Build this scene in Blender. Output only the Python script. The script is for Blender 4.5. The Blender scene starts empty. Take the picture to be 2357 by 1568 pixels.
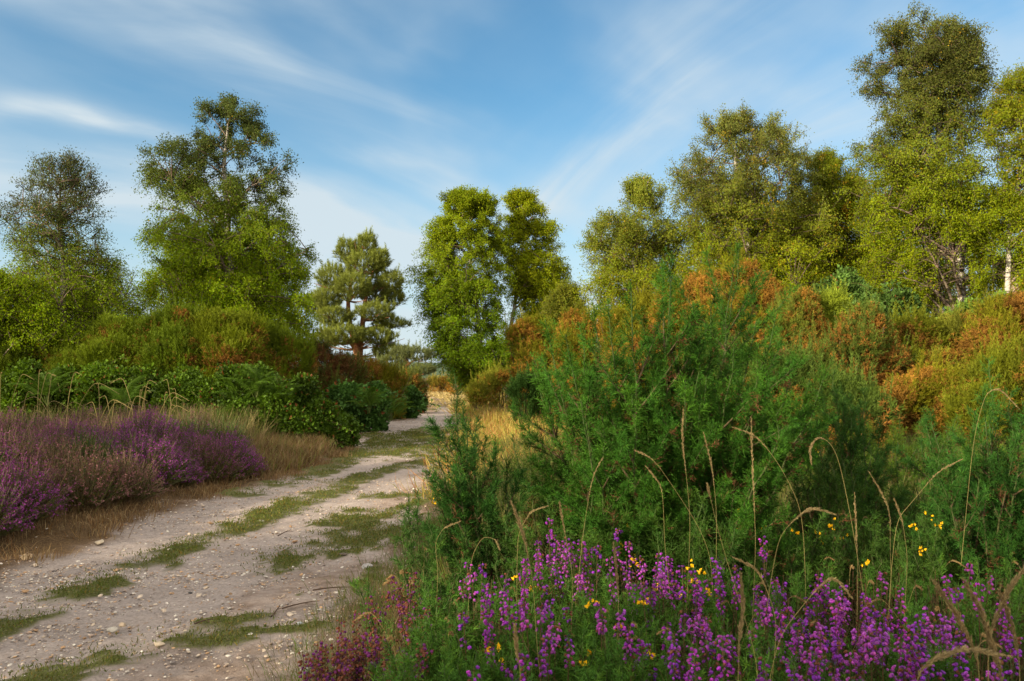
import bpy, math, random
import numpy as np
from mathutils import Vector
R = np.random.default_rng(11)
random.seed(5)
sc = bpy.context.scene
col = sc.collection

# ------------------------------------------------------------------ camera, sky, sun
EYE = 1.35
TILT = math.radians(2.62)
cam_d = bpy.data.cameras.new('camera'); cam_d.lens = 28.0; cam_d.sensor_width = 36.0
cam_d.clip_start = 0.05; cam_d.clip_end = 12000
cam = bpy.data.objects.new('camera', cam_d); col.objects.link(cam)
cam.location = (0, 0, EYE); cam.rotation_euler = (math.radians(90) + TILT, 0, 0)
cam_d.dof.use_dof = True; cam_d.dof.focus_distance = 5.0; cam_d.dof.aperture_fstop = 9.0
sc.camera = cam

SUN_EL, SUN_AZ = 17.0, 232.0          # azimuth clockwise from +Y: behind and left of the camera
def sun_vec():
    e, a = math.radians(SUN_EL), math.radians(SUN_AZ)
    return Vector((math.sin(a) * math.cos(e), math.cos(a) * math.cos(e), math.sin(e)))
sd = bpy.data.lights.new('sun', 'SUN'); sd.energy = 5.0; sd.angle = math.radians(0.6); sd.color = (1.0, 0.86, 0.62)
sun = bpy.data.objects.new('sun', sd); col.objects.link(sun)
sun.rotation_euler = sun_vec().to_track_quat('Z', 'Y').to_euler(); sun.location = (-30, -25, 20)

w = bpy.data.worlds.new('World'); sc.world = w; w.use_nodes = True
nt = w.node_tree; N = nt.nodes; L = nt.links
for n in list(N): N.remove(n)
def nd(t, **k):
    n = N.new(t)
    for a, b in k.items(): setattr(n, a, b)
    return n
def mth(op, a, b=None, c=None):
    n = nd('ShaderNodeMath', operation=op)
    for i, v in enumerate((a, b, c)):
        if v is None: continue
        if isinstance(v, (int, float)): n.inputs[i].default_value = v
        else: L.new(v, n.inputs[i])
    return n.outputs[0]
sky = nd('ShaderNodeTexSky', sky_type='NISHITA', sun_disc=False)
sky.sun_elevation = math.radians(SUN_EL); sky.sun_rotation = math.radians(SUN_AZ)
sky.altitude = 100; sky.air_density = 1.0; sky.dust_density = 0.4; sky.ozone_density = 3.0
tc = nd('ShaderNodeTexCoord'); sep = nd('ShaderNodeSeparateXYZ'); L.new(tc.outputs['Generated'], sep.inputs[0])
zc = mth('ADD', mth('MAXIMUM', sep.outputs[2], 0.0), 0.38)
px = mth('DIVIDE', sep.outputs[0], zc); py = mth('DIVIDE', sep.outputs[1], zc)
# cirrus lie on a high plane: plane coordinates px, py
cmb = nd('ShaderNodeCombineXYZ'); L.new(px, cmb.inputs[0]); L.new(py, cmb.inputs[1])
def cloudnoise(rot, scale, sx, sy, detail, rough, lo, hi, off, dist=0.6):
    mp = nd('ShaderNodeMapping', vector_type='TEXTURE'); L.new(cmb.outputs[0], mp.inputs[0])
    mp.inputs['Rotation'].default_value = (0, 0, math.radians(rot)); mp.inputs['Scale'].default_value = (sx, sy, 1)
    mp.inputs['Location'].default_value = off
    no = nd('ShaderNodeTexNoise'); no.inputs['Scale'].default_value = scale; no.inputs['Detail'].default_value = detail
    no.inputs['Roughness'].default_value = rough; no.inputs['Distortion'].default_value = dist
    L.new(mp.outputs[0], no.inputs['Vector'])
    mr = nd('ShaderNodeMapRange', interpolation_type='SMOOTHSTEP'); L.new(no.outputs['Fac'], mr.inputs[0])
    mr.inputs[1].default_value = lo; mr.inputs[2].default_value = hi
    return mr.outputs[0]
def streak(x0, y0, x1, y1, wd, amp):
    # soft band of thin cloud along a line on the cloud plane
    dx, dy = x1 - x0, y1 - y0; ln = math.hypot(dx, dy); ux, uy = dx / ln, dy / ln
    a = mth('ADD', mth('MULTIPLY', px, -uy), mth('MULTIPLY', py, ux)); a = mth('SUBTRACT', a, -uy * x0 + ux * y0)
    a = mth('ADD', a, warp)
    t = mth('SUBTRACT', mth('ADD', mth('MULTIPLY', px, ux), mth('MULTIPLY', py, uy)), ux * x0 + uy * y0 + ln / 2)
    g = mth('ADD', mth('POWER', mth('DIVIDE', a, wd), 2), mth('POWER', mth('DIVIDE', t, ln / 2), 4))
    return mth('MULTIPLY', mth('EXPONENT', mth('MULTIPLY', g, -1)), amp)
def skypt(U, V):
    dx, dz = (U - 1178.5) / 1833, (784 - V) / 1833
    y, z = math.cos(TILT) - dz * math.sin(TILT), math.sin(TILT) + dz * math.cos(TILT)
    n = math.sqrt(dx * dx + y * y + z * z); q = z / n + 0.38
    return dx / n / q, y / n / q
wn = nd('ShaderNodeTexNoise'); wn.inputs['Scale'].default_value = 2.2; wn.inputs['Detail'].default_value = 3; L.new(cmb.outputs[0], wn.inputs['Vector'])
warp = mth('MULTIPLY', mth('SUBTRACT', wn.outputs['Fac'], 0.5), 0.22)
soft = cloudnoise(38, 1.3, 1.1, 0.6, 4, 0.5, 0.38, 0.72, (3.1, 1.7, 0), 0.4)
fine_l = cloudnoise(36, 2.4, 1.5, 0.45, 7, 0.56, 0.34, 0.78, (0.4, 5.2, 0), 0.7)
fine_r = cloudnoise(-56, 2.4, 1.5, 0.42, 7, 0.56, 0.34, 0.78, (2.4, 1.2, 0), 0.7)
side_m = nd('ShaderNodeMapRange', interpolation_type='SMOOTHSTEP'); L.new(px, side_m.inputs[0]); side_m.inputs[1].default_value = -0.25; side_m.inputs[2].default_value = 0.25
fine = mth('ADD', mth('MULTIPLY', fine_r, side_m.outputs[0]), mth('MULTIPLY', fine_l, mth('SUBTRACT', 1.0, side_m.outputs[0])))
tot = mth('MULTIPLY', soft, 0.56)
tot = mth('ADD', tot, mth('MULTIPLY', fine, mth('ADD', mth('MULTIPLY', soft, 0.35), 0.10)))
for (a, b, wd, am) in (((-100, 235), (260, 290), 0.030, 0.42), ((150, 270), (520, 350), 0.03, 0.45), ((-300, 330), (800, 520), 0.10, 0.35),
                       ((1180, 540), (1800, 60), 0.06, 0.5), ((1350, 480), (1950, 200), 0.08, 0.34), ((300, 60), (1000, 360), 0.09, 0.35),
                       ((850, 330), (1050, 360), 0.04, 0.25), ((640, 430), (1000, 600), 0.07, 0.5), ((1750, 420), (2300, 200), 0.10, 0.35)):
    tot = mth('ADD', tot, mth('MULTIPLY', streak(*skypt(*a), *skypt(*b), wd, am), mth('ADD', mth('MULTIPLY', fine, 1.1), 0.35)))
hz = nd('ShaderNodeMapRange', interpolation_type='SMOOTHSTEP'); L.new(sep.outputs[2], hz.inputs[0])
hz.inputs[1].default_value = 0.36; hz.inputs[2].default_value = -0.02; hz.inputs[3].default_value = 0.0; hz.inputs[4].default_value = 0.82
tot = mth('MINIMUM', mth('ADD', tot, hz.outputs[0]), 0.92)
mix = nd('ShaderNodeMix', data_type='RGBA'); L.new(tot, mix.inputs[0])
tint = nd('ShaderNodeMix', data_type='RGBA', blend_type='MULTIPLY'); tint.inputs[0].default_value = 1.0
L.new(sky.outputs[0], tint.inputs[6]); tint.inputs[7].default_value = (0.62, 0.87, 0.85, 1)
L.new(tint.outputs[2], mix.inputs[6]); mix.inputs[7].default_value = (3.1, 3.55, 3.8, 1)
# a brighter veil added unseen overhead and behind the viewer to lift ambient light
sky_fill = nd('ShaderNodeMapRange', interpolation_type='SMOOTHSTEP'); L.new(mth('ADD', sep.outputs[2], mth('MULTIPLY', sep.outputs[1], -0.75)), sky_fill.inputs[0])
sky_fill.inputs[1].default_value = -0.12; sky_fill.inputs[2].default_value = 0.75
vmix = nd('ShaderNodeMix', data_type='RGBA'); L.new(mth('MULTIPLY', sky_fill.outputs[0], mth('ADD', mth('MULTIPLY', fine, 0.3), 0.7)), vmix.inputs[0])
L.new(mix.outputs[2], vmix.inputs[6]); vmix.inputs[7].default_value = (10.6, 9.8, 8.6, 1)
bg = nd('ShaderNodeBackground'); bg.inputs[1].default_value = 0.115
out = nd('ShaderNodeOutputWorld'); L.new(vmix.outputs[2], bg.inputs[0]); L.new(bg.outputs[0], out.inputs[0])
sc.view_settings.view_transform = 'Standard'; sc.view_settings.look = 'None'
sc.view_settings.exposure = 0.95; sc.view_settings.gamma = 1.0
sc.cycles.max_bounces = 6; sc.cycles.diffuse_bounces = 2; sc.cycles.transmission_bounces = 4

# ------------------------------------------------------------------ helpers
def tag(o, label=None, cat=None, group=None, kind=None):
    if label: o['label'] = label
    if cat: o['category'] = cat
    if group: o['group'] = group
    if kind: o['kind'] = kind
    return o
def empty(name, loc, label, cat, group=None):
    o = bpy.data.objects.new(name, None); o.empty_display_size = 0.2; col.objects.link(o); o.location = loc
    return tag(o, label, cat, group)
def W(U, V, d):
    """photo position (2357 px wide copy) at world depth d -> world point"""
    U = np.asarray(U, float); V = np.asarray(V, float)
    dx, dz = (U - 1178.5) / 1833, (784 - V) / 1833
    y, z = math.cos(TILT) - dz * math.sin(TILT), math.sin(TILT) + dz * math.cos(TILT)
    return np.stack([dx / y * d, np.ones_like(dx) * d, EYE + z / y * d], -1)
def G(U, V, h=0.0):
    """point of the flat ground (height h) seen at a photo position"""
    dx, dz = (U - 1178.5) / 1833, (784 - V) / 1833
    y, z = math.cos(TILT) - dz * math.sin(TILT), math.sin(TILT) + dz * math.cos(TILT)
    k = (h - EYE) / z
    return np.array([dx * k, y * k])
def smooth(x, a, b):
    t = np.clip((x - a) / (b - a), 0, 1); return t * t * (3 - 2 * t)
def _h(i, j, k, s):
    n = (i * 374761393 + j * 668265263 + k * 1274126177 + s * 974711) & 0xffffffff
    n = ((n ^ (n >> 13)) * 1274126177) & 0xffffffff
    return ((n ^ (n >> 16)) & 0xffff) / 65535.0
def vnoise(P, seed=0):
    P = np.asarray(P, float); I = np.floor(P).astype(np.int64); F = P - I; F = F * F * (3 - 2 * F)
    if P.shape[-1] == 2:
        I = np.concatenate([I, np.zeros_like(I[..., :1])], -1); F = np.concatenate([F, np.zeros_like(F[..., :1])], -1)
    r = 0
    for a in (0, 1):
        for b in (0, 1):
            for c in (0, 1):
                wgt = (F[..., 0] if a else 1 - F[..., 0]) * (F[..., 1] if b else 1 - F[..., 1]) * (F[..., 2] if c else 1 - F[..., 2])
                r = r + wgt * _h(I[..., 0] + a, I[..., 1] + b, I[..., 2] + c, seed)
    return r
def fbm(P, seed=0, octv=4):
    a, r, t, P = 1.0, 0, 0, np.asarray(P, float)
    for o in range(octv):
        r = r + a * vnoise(P, seed + o); t += a; a *= 0.5; P = P * 2.03 + 11.7
    return r / t
def unit(v): return v / np.maximum(np.linalg.norm(v, axis=-1, keepdims=True), 1e-9)
def frames(D, roll=None):
    """rotation matrices taking local z to D, random roll"""
    D = unit(np.asarray(D, float)); n = len(D)
    if roll is None: roll = R.uniform(0, 2 * np.pi, n)
    h = np.where(np.abs(D[:, 2:3]) > 0.95, np.array([[1., 0, 0]]), np.array([[0, 0, 1.]]))
    a = unit(np.cross(h, D)); b = np.cross(D, a)
    c, s = np.cos(roll)[:, None], np.sin(roll)[:, None]
    x = a * c + b * s; y = -a * s + b * c
    return np.stack([x, y, D], -1)
class Acc:
    def __init__(s): s.V = []; s.F3 = []; s.F4 = []; s.C = []; s.n = 0
    def add(s, V, F, C):
        V = np.asarray(V, float).reshape(-1, 3); F = np.asarray(F, np.int64)
        C = np.broadcast_to(np.asarray(C, float), (len(V), 3))
        (s.F3 if F.shape[1] == 3 else s.F4).append(F + s.n); s.V.append(V); s.C.append(C); s.n += len(V)
    def inst(s, T, M, P, S, C=None, jit=None):
        """template T=(V,F,C) at N placements"""
        TV, TF, TC = T; n = len(P)
        if n == 0: return
        S = np.asarray(S, float)
        if S.ndim == 0: S = np.full(n, float(S))
        SS = S[:, None, None] if S.ndim == 1 else S[:, None, :]
        V = np.einsum('nij,nkj->nki', M, TV[None] * SS) + P[:, None, :]
        k = len(TV)
        F = (TF[None] + (np.arange(n) * k)[:, None, None]).reshape(-1, TF.shape[1])
        CC = np.broadcast_to(TC[None], (n, k, 3))
        if C is not None: CC = CC * np.asarray(C)[:, None, :]
        s.add(V.reshape(-1, 3), F, CC.reshape(-1, 3))
    def tubes(s, P, Rr, sides, C):
        """P (N,K,3) paths, Rr (N,K) radii"""
        P = np.asarray(P, float); Nn, K, _ = P.shape
        T = np.empty_like(P); T[:, 1:-1] = P[:, 2:] - P[:, :-2]; T[:, 0] = P[:, 1] - P[:, 0]; T[:, -1] = P[:, -1] - P[:, -2]
        T = unit(T); h = np.broadcast_to(unit(np.array([0.31, 0.52, 0.11])), T.shape)
        a = unit(np.cross(h, T)); b = np.cross(T, a)
        ang = np.arange(sides) * 2 * np.pi / sides
        V = P[:, :, None] + Rr[:, :, None, None] * (a[:, :, None] * np.cos(ang)[None, None, :, None] + b[:, :, None] * np.sin(ang)[None, None, :, None])
        i = np.arange(K - 1)[:, None] * sides; j = np.arange(sides)[None]; j2 = (j + 1) % sides
        F = np.stack([i + j, i + j2, i + sides + j2, i + sides + j], -1).reshape(-1, 4)
        F = (F[None] + (np.arange(Nn) * K * sides)[:, None, None]).reshape(-1, 4)
        C = np.asarray(C, float)
        if C.ndim == 2: C = np.repeat(C, K * sides, 0)
        elif C.ndim == 3: C = np.repeat(C.reshape(-1, 3), sides, 0)
        s.add(V.reshape(-1, 3), F, C)
    def data(s, name, m, smooth_=False):
        me = bpy.data.meshes.new(name); V = np.concatenate(s.V); C = np.concatenate(s.C)
        F3 = np.concatenate(s.F3) if s.F3 else np.zeros((0, 3), int); F4 = np.concatenate(s.F4) if s.F4 else np.zeros((0, 4), int)
        me.vertices.add(len(V)); me.vertices.foreach_set('co', V.astype(np.float32).ravel())
        lv = np.concatenate([F3.ravel(), F4.ravel()]).astype(np.int32)
        me.loops.add(len(lv)); me.loops.foreach_set('vertex_index', lv)
        ls = np.concatenate([np.arange(len(F3)) * 3, len(F3) * 3 + np.arange(len(F4)) * 4]).astype(np.int32)
        me.polygons.add(len(ls)); me.polygons.foreach_set('loop_start', ls)
        me.polygons.foreach_set('use_smooth', np.full(len(ls), smooth_))
        ca = me.color_attributes.new('Col', 'FLOAT_COLOR', 'POINT')
        ca.data.foreach_set('color', np.concatenate([C, np.ones((len(C), 1))], 1).astype(np.float32).ravel())
        me.update(); me.validate(); me.materials.append(m); return me
    def build(s, name, m, parent=None, smooth_=False):
        if not s.V: return None
        me = s.data(name, m, smooth_)
        o = bpy.data.objects.new(name, me); col.objects.link(o)
        if parent is not None:
            o.parent = parent; me.transform(parent.matrix_basis.inverted()) if False else None
            o.location = -parent.location
        return o
def copy_tree(o):
    c = o.copy(); col.objects.link(c)
    for ch in list(o.children):
        k = ch.copy(); col.objects.link(k); k.parent = c
        for g in ch.children:
            q = g.copy(); col.objects.link(q); q.parent = k
    return c

# ------------------------------------------------------------------ materials
def leafmat(name, trans=0.35, rough=0.5, spec=0.25):
    m = bpy.data.materials.new(name); m.use_nodes = True; t = m.node_tree; n = t.nodes; n.clear()
    o = n.new('ShaderNodeOutputMaterial'); at = n.new('ShaderNodeAttribute'); at.attribute_name = 'Col'
    g = n.new('ShaderNodeNewGeometry'); hs = n.new('ShaderNodeHueSaturation')
    mr = n.new('ShaderNodeMapRange'); mr.inputs[3].default_value = 0.86; mr.inputs[4].default_value = 1.14
    t.links.new(g.outputs['Random Per Island'], mr.inputs[0]); t.links.new(mr.outputs[0], hs.inputs['Value'])
    t.links.new(at.outputs['Color'], hs.inputs['Color'])
    p = n.new('ShaderNodeBsdfPrincipled'); p.inputs['Roughness'].default_value = rough; p.inputs['Specular IOR Level'].default_value = spec
    tr = n.new('ShaderNodeBsdfTranslucent'); mx = n.new('ShaderNodeMixShader'); mx.inputs[0].default_value = trans
    t.links.new(hs.outputs[0], p.inputs['Base Color'])
    hs2 = n.new('ShaderNodeHueSaturation'); hs2.inputs['Hue'].default_value = 0.49; hs2.inputs['Value'].default_value = 1.3; hs2.inputs['Saturation'].default_value = 1.1
    t.links.new(hs.outputs[0], hs2.inputs['Color']); t.links.new(hs2.outputs[0], tr.inputs[0])
    t.links.new(p.outputs[0], mx.inputs[1]); t.links.new(tr.outputs[0], mx.inputs[2]); t.links.new(mx.outputs[0], o.inputs[0])
    return m
def woodmat(name, scale, zs, lo, hi, dark, rough=0.85):
    m = bpy.data.materials.new(name); m.use_nodes = True; t = m.node_tree; n = t.nodes
    p = n['Principled BSDF']; p.inputs['Roughness'].default_value = rough; p.inputs['Specular IOR Level'].default_value = 0.2
    at = n.new('ShaderNodeAttribute'); at.attribute_name = 'Col'
    tcx = n.new('ShaderNodeTexCoord'); mp = n.new('ShaderNodeMapping'); mp.inputs['Scale'].default_value = (1, 1, zs)
    no = n.new('ShaderNodeTexNoise'); no.inputs['Scale'].default_value = scale; no.inputs['Detail'].default_value = 6
    t.links.new(tcx.outputs['Object'], mp.inputs[0]); t.links.new(mp.outputs[0], no.inputs['Vector'])
    cr = n.new('ShaderNodeMapRange'); cr.inputs[1].default_value = lo; cr.inputs[2].default_value = hi; cr.inputs[3].default_value = dark; cr.inputs[4].default_value = 1.0
    t.links.new(no.outputs['Fac'], cr.inputs[0])
    mx = n.new('ShaderNodeMix'); mx.data_type = 'RGBA'; mx.blend_type = 'MULTIPLY'; mx.inputs[0].default_value = 1
    t.links.new(at.outputs['Color'], mx.inputs[6]); t.links.new(cr.outputs[0], mx.inputs[7]); t.links.new(mx.outputs[2], p.inputs['Base Color'])
    bp = n.new('ShaderNodeBump'); bp.inputs['Strength'].default_value = 0.5; bp.inputs['Distance'].default_value = 0.02
    t.links.new(no.outputs['Fac'], bp.inputs['Height']); t.links.new(bp.outputs[0], p.inputs['Normal'])
    return m
M_birch = leafmat('birch_leaves', 0.30, 0.6, 0.05); M_pine = leafmat('pine_needles', 0.15, 0.55, 0.2); M_gorse = leafmat('gorse_spines', 0.15, 0.6, 0.08)
M_bramble = leafmat('bramble_leaves', 0.22, 0.55, 0.12); M_grass = leafmat('grass_blades', 0.3, 0.6, 0.2); M_flower = leafmat('petals', 0.3, 0.5, 0.2)
M_dead = leafmat('dead_spines', 0.15, 0.8, 0.1)
M_bbark = woodmat('birch_bark', 5, 6, 0.40, 0.52, 0.25); M_pbark = woodmat('pine_bark', 9, 1.5, 0.3, 0.7, 0.45); M_stem = woodmat('woody_stem', 60, 0.5, 0.3, 0.7, 0.6)
M_stone = woodmat('flint', 40, 1, 0.3, 0.65, 0.65, 0.7)

# ------------------------------------------------------------------ templates
def T_quadleaf(l=1.0, wd=0.62, bend=0.12):
    V = np.array([[0, 0, 0], [wd / 2, bend, l * 0.45], [0, 0, l], [-wd / 2, bend, l * 0.45]], float)
    return V, np.array([[0, 1, 2, 3]]), np.ones((4, 3))
def T_spray(n, L_, sl, sw, ang, stemw=0.004, up=0.0, tipfrac=0.0, seed=0, c0=(1, 1, 1), tipc=(1.25, 1.2, 1.0)):
    """stem along z with n narrow spines"""
    r = np.random.default_rng(seed); V = []; F = []; C = []
    for i in range(n):
        t = (i + 0.5) / n; z = t * L_; a = i * 2.4 + r.uniform(-.4, .4); b = math.radians(ang) * r.uniform(.75, 1.25) * (1 - 0.35 * t)
        d = np.array([math.cos(a) * math.sin(b), math.sin(a) * math.sin(b), math.cos(b) + up]); d /= np.linalg.norm(d)
        s = np.cross(d, r.normal(size=3)); s /= np.linalg.norm(s); l = sl * r.uniform(.65, 1.2) * (1 - 0.45 * t ** 2)
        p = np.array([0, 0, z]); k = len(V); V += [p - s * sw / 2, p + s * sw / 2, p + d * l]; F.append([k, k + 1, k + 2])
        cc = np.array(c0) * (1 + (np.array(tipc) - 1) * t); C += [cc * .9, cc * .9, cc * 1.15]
    for a in (0.3, 1.87):
        k = len(V); s = np.array([math.cos(a), math.sin(a), 0]) * stemw; V += [-s, s, np.array([0, 0, L_])]; F.append([k, k + 1, k + 2]); C += [np.array(c0) * .8] * 3
    return np.array(V), np.array(F), np.array(C)
def T_urn(sides=5):
    pr = [(0.0, 0.0), (0.25, 0.34), (0.6, 0.40), (0.9, 0.22), (1.0, 0.26)]
    V = [[0, 0, 0]]; F = []
    for z, r in pr[1:]:
        for i in range(sides):
            a = i * 2 * math.pi / sides; V.append([r * math.cos(a), r * math.sin(a), z])
    for i in range(sides): F.append([0, 1 + (i + 1) % sides, 1 + i])
    for k in range(3):
        for i in range(sides):
            a, b = 1 + k * sides + i, 1 + k * sides + (i + 1) % sides; c, d = b + sides, a + sides
            F += [[a, b, c], [a, c, d]]
    C = [[.75, .7, .75]] + [[.9, .9, .9]] * sides + [[1.05, 1.05, 1.05]] * sides + [[1.3, 1.25, 1.2]] * sides * 2
    return np.array(V, float), np.array(F), np.array(C, float)

# ------------------------------------------------------------------ ground
def polydist(P, line):
    d = np.full(P.shape[:-1], 1e9)
    for a, b in zip(line[:-1], line[1:]):
        a, b = np.asarray(a), np.asarray(b); ab = b - a; t = np.clip(((P - a) @ ab) / (ab @ ab), 0, 1)
        d = np.minimum(d, np.linalg.norm(P - a - t[..., None] * ab, axis=-1))
    return d
def gl(pts): return [G(u, v) for u, v in pts]
left_edge = [(-3.0, 0), (-3.3, 4.6)] + [tuple(G(u, v)) for u, v in ((40, 1290), (230, 1215), (400, 1165), (550, 1115), (730, 1075), (790, 1040), (800, 1005), (820, 965), (965, 948), (975, 930), (955, 915), (940, 905))]
right_edge = [(-0.75, 0), (-0.85, 3.0)] + [tuple(G(u, v)) for u, v in ((830, 1400), (940, 1270), (1010, 1150), (1060, 1080), (1065, 1020), (1062, 965), (1060, 945), (1050, 925), (1010, 912), (985, 903))]
left_edge = np.array(left_edge); right_edge = np.array(right_edge)
def edge_x(e, y):
    o = np.argsort(e[:, 1]); return np.interp(y, e[o, 1], e[o, 0])
L_median = gl([(-200, 1500), (0, 1430), (110, 1388), (210, 1345), (320, 1300), (430, 1255), (540, 1215), (600, 1190), (700, 1150), (780, 1120), (850, 1090), (920, 1072), (1000, 1058)])
L_right = gl([(150, 1560), (380, 1520), (540, 1395), (650, 1340), (700, 1290), (760, 1250), (860, 1180), (890, 1150), (930, 1100), (1000, 1080)])
L_verge = gl([(560, 1135), (620, 1118), (700, 1095), (790, 1062), (850, 1035), (885, 1010), (860, 998)])
L_far = gl([(940, 1040), (985, 1020), (1000, 1005), (960, 1000), (1010, 985)])
T_left = gl([(-300, 1440), (0, 1345), (300, 1240), (500, 1170), (640, 1120), (760, 1085), (860, 1050), (915, 1020), (935, 1003), (905, 992), (925, 978), (975, 968), (1005, 958), (1045, 946), (1040, 935)])
T_right = gl([(-100, 1600), (250, 1420), (420, 1320), (560, 1250), (700, 1180), (800, 1130), (880, 1100)])
def ground_masks(P):
    x, y = P[..., 0], P[..., 1]; n1 = fbm(P * 1.4, 3, 4); n2 = fbm(P * 5, 9, 3); n3 = fbm(P * 0.5, 21, 3)
    le, re = edge_x(left_edge, y), edge_x(right_edge, y); wob = (n1 - .5) * 0.9
    inside = smooth(x + wob, le - .15, le + .35) * (1 - smooth(x + wob * .7, re - .25, re + .2))
    sc_ = 1 + np.maximum(y - 12, 0) * 0.06
    tl = np.exp(-(polydist(P, T_left) / (0.42 * np.where(y < 9, 1.5, 1.0) * sc_ ** .5)) ** 2); tr = np.exp(-(polydist(P, T_right) / 0.62) ** 2)
    pale = np.clip(np.maximum(tl, tr) * 1.2, 0, 1)
    pale = np.maximum(pale, inside * smooth(n3, .45, .6) * .8 * (y > 9)) * inside
    pale = np.maximum(pale, np.clip(inside * (1 - smooth(y, 8, 11)) * (.05 + n1 * 1.0), 0, 1))
    gm = .95 * np.exp(-(polydist(P, L_median) / (.16 + .14 * n1)) ** 2) * (1 + .5 * smooth(y, 6.5, 8.5)) + .9 * np.exp(-(polydist(P, L_right) / 0.45) ** 2) * smooth(n1, .42, .60) \
        + .95 * np.exp(-(polydist(P, L_verge) / (0.30)) ** 2) + .9 * np.exp(-(polydist(P, L_far) / (0.8)) ** 2)
    gm = gm + (y > 10) * inside * (1 - pale) * .75 * smooth(n1, .45, .6) + inside * .5 * smooth(x, re - .7, re) * smooth(n2, .4, .6)
    n4 = fbm(P * 3.2, 33, 3) * (.35 + 1.25 * fbm(P * 15, 37, 2)); green = smooth(gm * (.1 + 1.1 * n2) * (.35 + 1.5 * n4) * (.85 + .25 * smooth(y, 5, 8)), .12, .58) * (.55 + .45 * smooth(n2, .4, .6)) 
    return inside, pale, np.clip(green, 0, 1), n1, n2
def height(P):
    x, y = P[..., 0], P[..., 1]; le, re = edge_x(left_edge, y), edge_x(right_edge, y)
    n = fbm(P * .35, 40, 3) - .5
    z = 0.28 * smooth(x, re - .1, re + 1.3) * (1 - smooth(y, 14, 30)) + 0.22 * (1 - smooth(x, le - 1.6, le + .1)) * (1 - smooth(y, 22, 40))
    off = 1 - smooth(x, le - .5, le) * (1 - smooth(x, re, re + .5))
    return z + n * (.05 + .30 * off) * smooth(np.hypot(x, y), 0, 12) * np.where(np.hypot(x, y) > 80, 3, 1)
def H(x, y): return float(height(np.array([[x, y]], float))[0])
xs = -2.0 + 5.2 * np.sinh(np.linspace(-6.6, 6.6, 620)) / 2.2 * 0.9; ys = 6.0 + 5.2 * np.sinh(np.linspace(-6.0, 6.6, 760)) / 2.2 * .9
XX, YY = np.meshgrid(xs, ys); PP = np.stack([XX, YY], -1)
ins, pale, green, n1, n2 = ground_masks(PP)
ZZ = height(PP)
near = np.hypot(XX, YY) < 40
fine_ = (fbm(PP * 9, 60, 3) - .5) * .035 + (fbm(PP * 28, 70, 2) - .5) * .018
ZZ = ZZ + near * fine_ - near * ins * .035 * pale + near * green * .02
a = Acc(); ny, nx = XX.shape; idx = np.arange(ny * nx).reshape(ny, nx)
F = np.stack([idx[:-1, :-1], idx[:-1, 1:], idx[1:, 1:], idx[1:, :-1]], -1).reshape(-1, 4)
a.add(np.stack([XX, YY, ZZ], -1).reshape(-1, 3), F, np.stack([pale, green, ins], -1).reshape(-1, 3))
mg = bpy.data.materials.new('heath_ground'); mg.use_nodes = True; t = mg.node_tree; n = t.nodes; p = n['Principled BSDF']; p.inputs['Roughness'].default_value = .95; p.inputs['Specular IOR Level'].default_value = .1
def gn(tp, **k):
    q = n.new(tp)
    for x_, y_ in k.items(): setattr(q, x_, y_)
    return q
at = gn('ShaderNodeAttribute'); at.attribute_name = 'Col'; sp = gn('ShaderNodeSeparateColor'); t.links.new(at.outputs['Color'], sp.inputs[0])
tco = gn('ShaderNodeTexCoord')
def gnoise(s, d, ro=.6):
    q = gn('ShaderNodeTexNoise'); q.inputs['Scale'].default_value = s; q.inputs['Detail'].default_value = d; q.inputs['Roughness'].default_value = ro; t.links.new(tco.outputs['Object'], q.inputs['Vector']); return q.outputs['Fac']
def ramp(src, stops):
    q = gn('ShaderNodeValToRGB'); e = q.color_ramp.elements
    while len(e) < len(stops): e.new(.5)
    for i, (ps, c) in enumerate(stops): e[i].position = ps; e[i].color = (*c, 1)
    t.links.new(src, q.inputs[0]); return q.outputs[0]
def gmix(f, a_, b_):
    q = gn('ShaderNodeMix', data_type='RGBA'); t.links.new(f, q.inputs[0]); t.links.new(a_, q.inputs[6]); t.links.new(b_, q.inputs[7]); return q.outputs[2]
def gm_(op, a_, b_):
    q = gn('ShaderNodeMath', operation=op)
    for i, v_ in enumerate((a_, b_)):
        if isinstance(v_, (int, float)): q.inputs[i].default_value = v_
        else: t.links.new(v_, q.inputs[i])
    return q.outputs[0]
nf = gnoise(55, 8, .7); nm = gnoise(6, 6); nv = gnoise(220, 4, .7); nc = gnoise(1.3, 5)
sand = ramp(nf, [(.26, (.15, .11, .09)), (.42, (.28, .23, .20)), (.6, (.365, .305, .27)), (.8, (.50, .43, .385))])
soil = ramp(nm, [(.3, (.13, .085, .055)), (.5, (.24, .165, .12)), (.7, (.33, .25, .195))])
litter = ramp(nf, [(.3, (.035, .025, .012)), (.5, (.10, .06, .028)), (.7, (.19, .12, .055))])
moss = ramp(nf, [(.3, (.045, .048, .015)), (.5, (.09, .095, .025)), (.7, (.19, .165, .09))])
f1 = gm_('MULTIPLY', gm_('SUBTRACT', gm_('ADD', sp.outputs[0], gm_('MULTIPLY', nm, .8)), .55), 1.8); f1n = gn('ShaderNodeClamp'); t.links.new(f1, f1n.inputs[0])
f2 = gm_('MULTIPLY', gm_('SUBTRACT', gm_('ADD', sp.outputs[1], gm_('MULTIPLY', nf, 1.3)), .95), 2.2); f2n = gn('ShaderNodeClamp'); t.links.new(f2, f2n.inputs[0])
c1 = gmix(f1n.outputs[0], soil, sand); c2 = gmix(sp.outputs[2], litter, c1); c3 = gmix(f2n.outputs[0], c2, moss)
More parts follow.
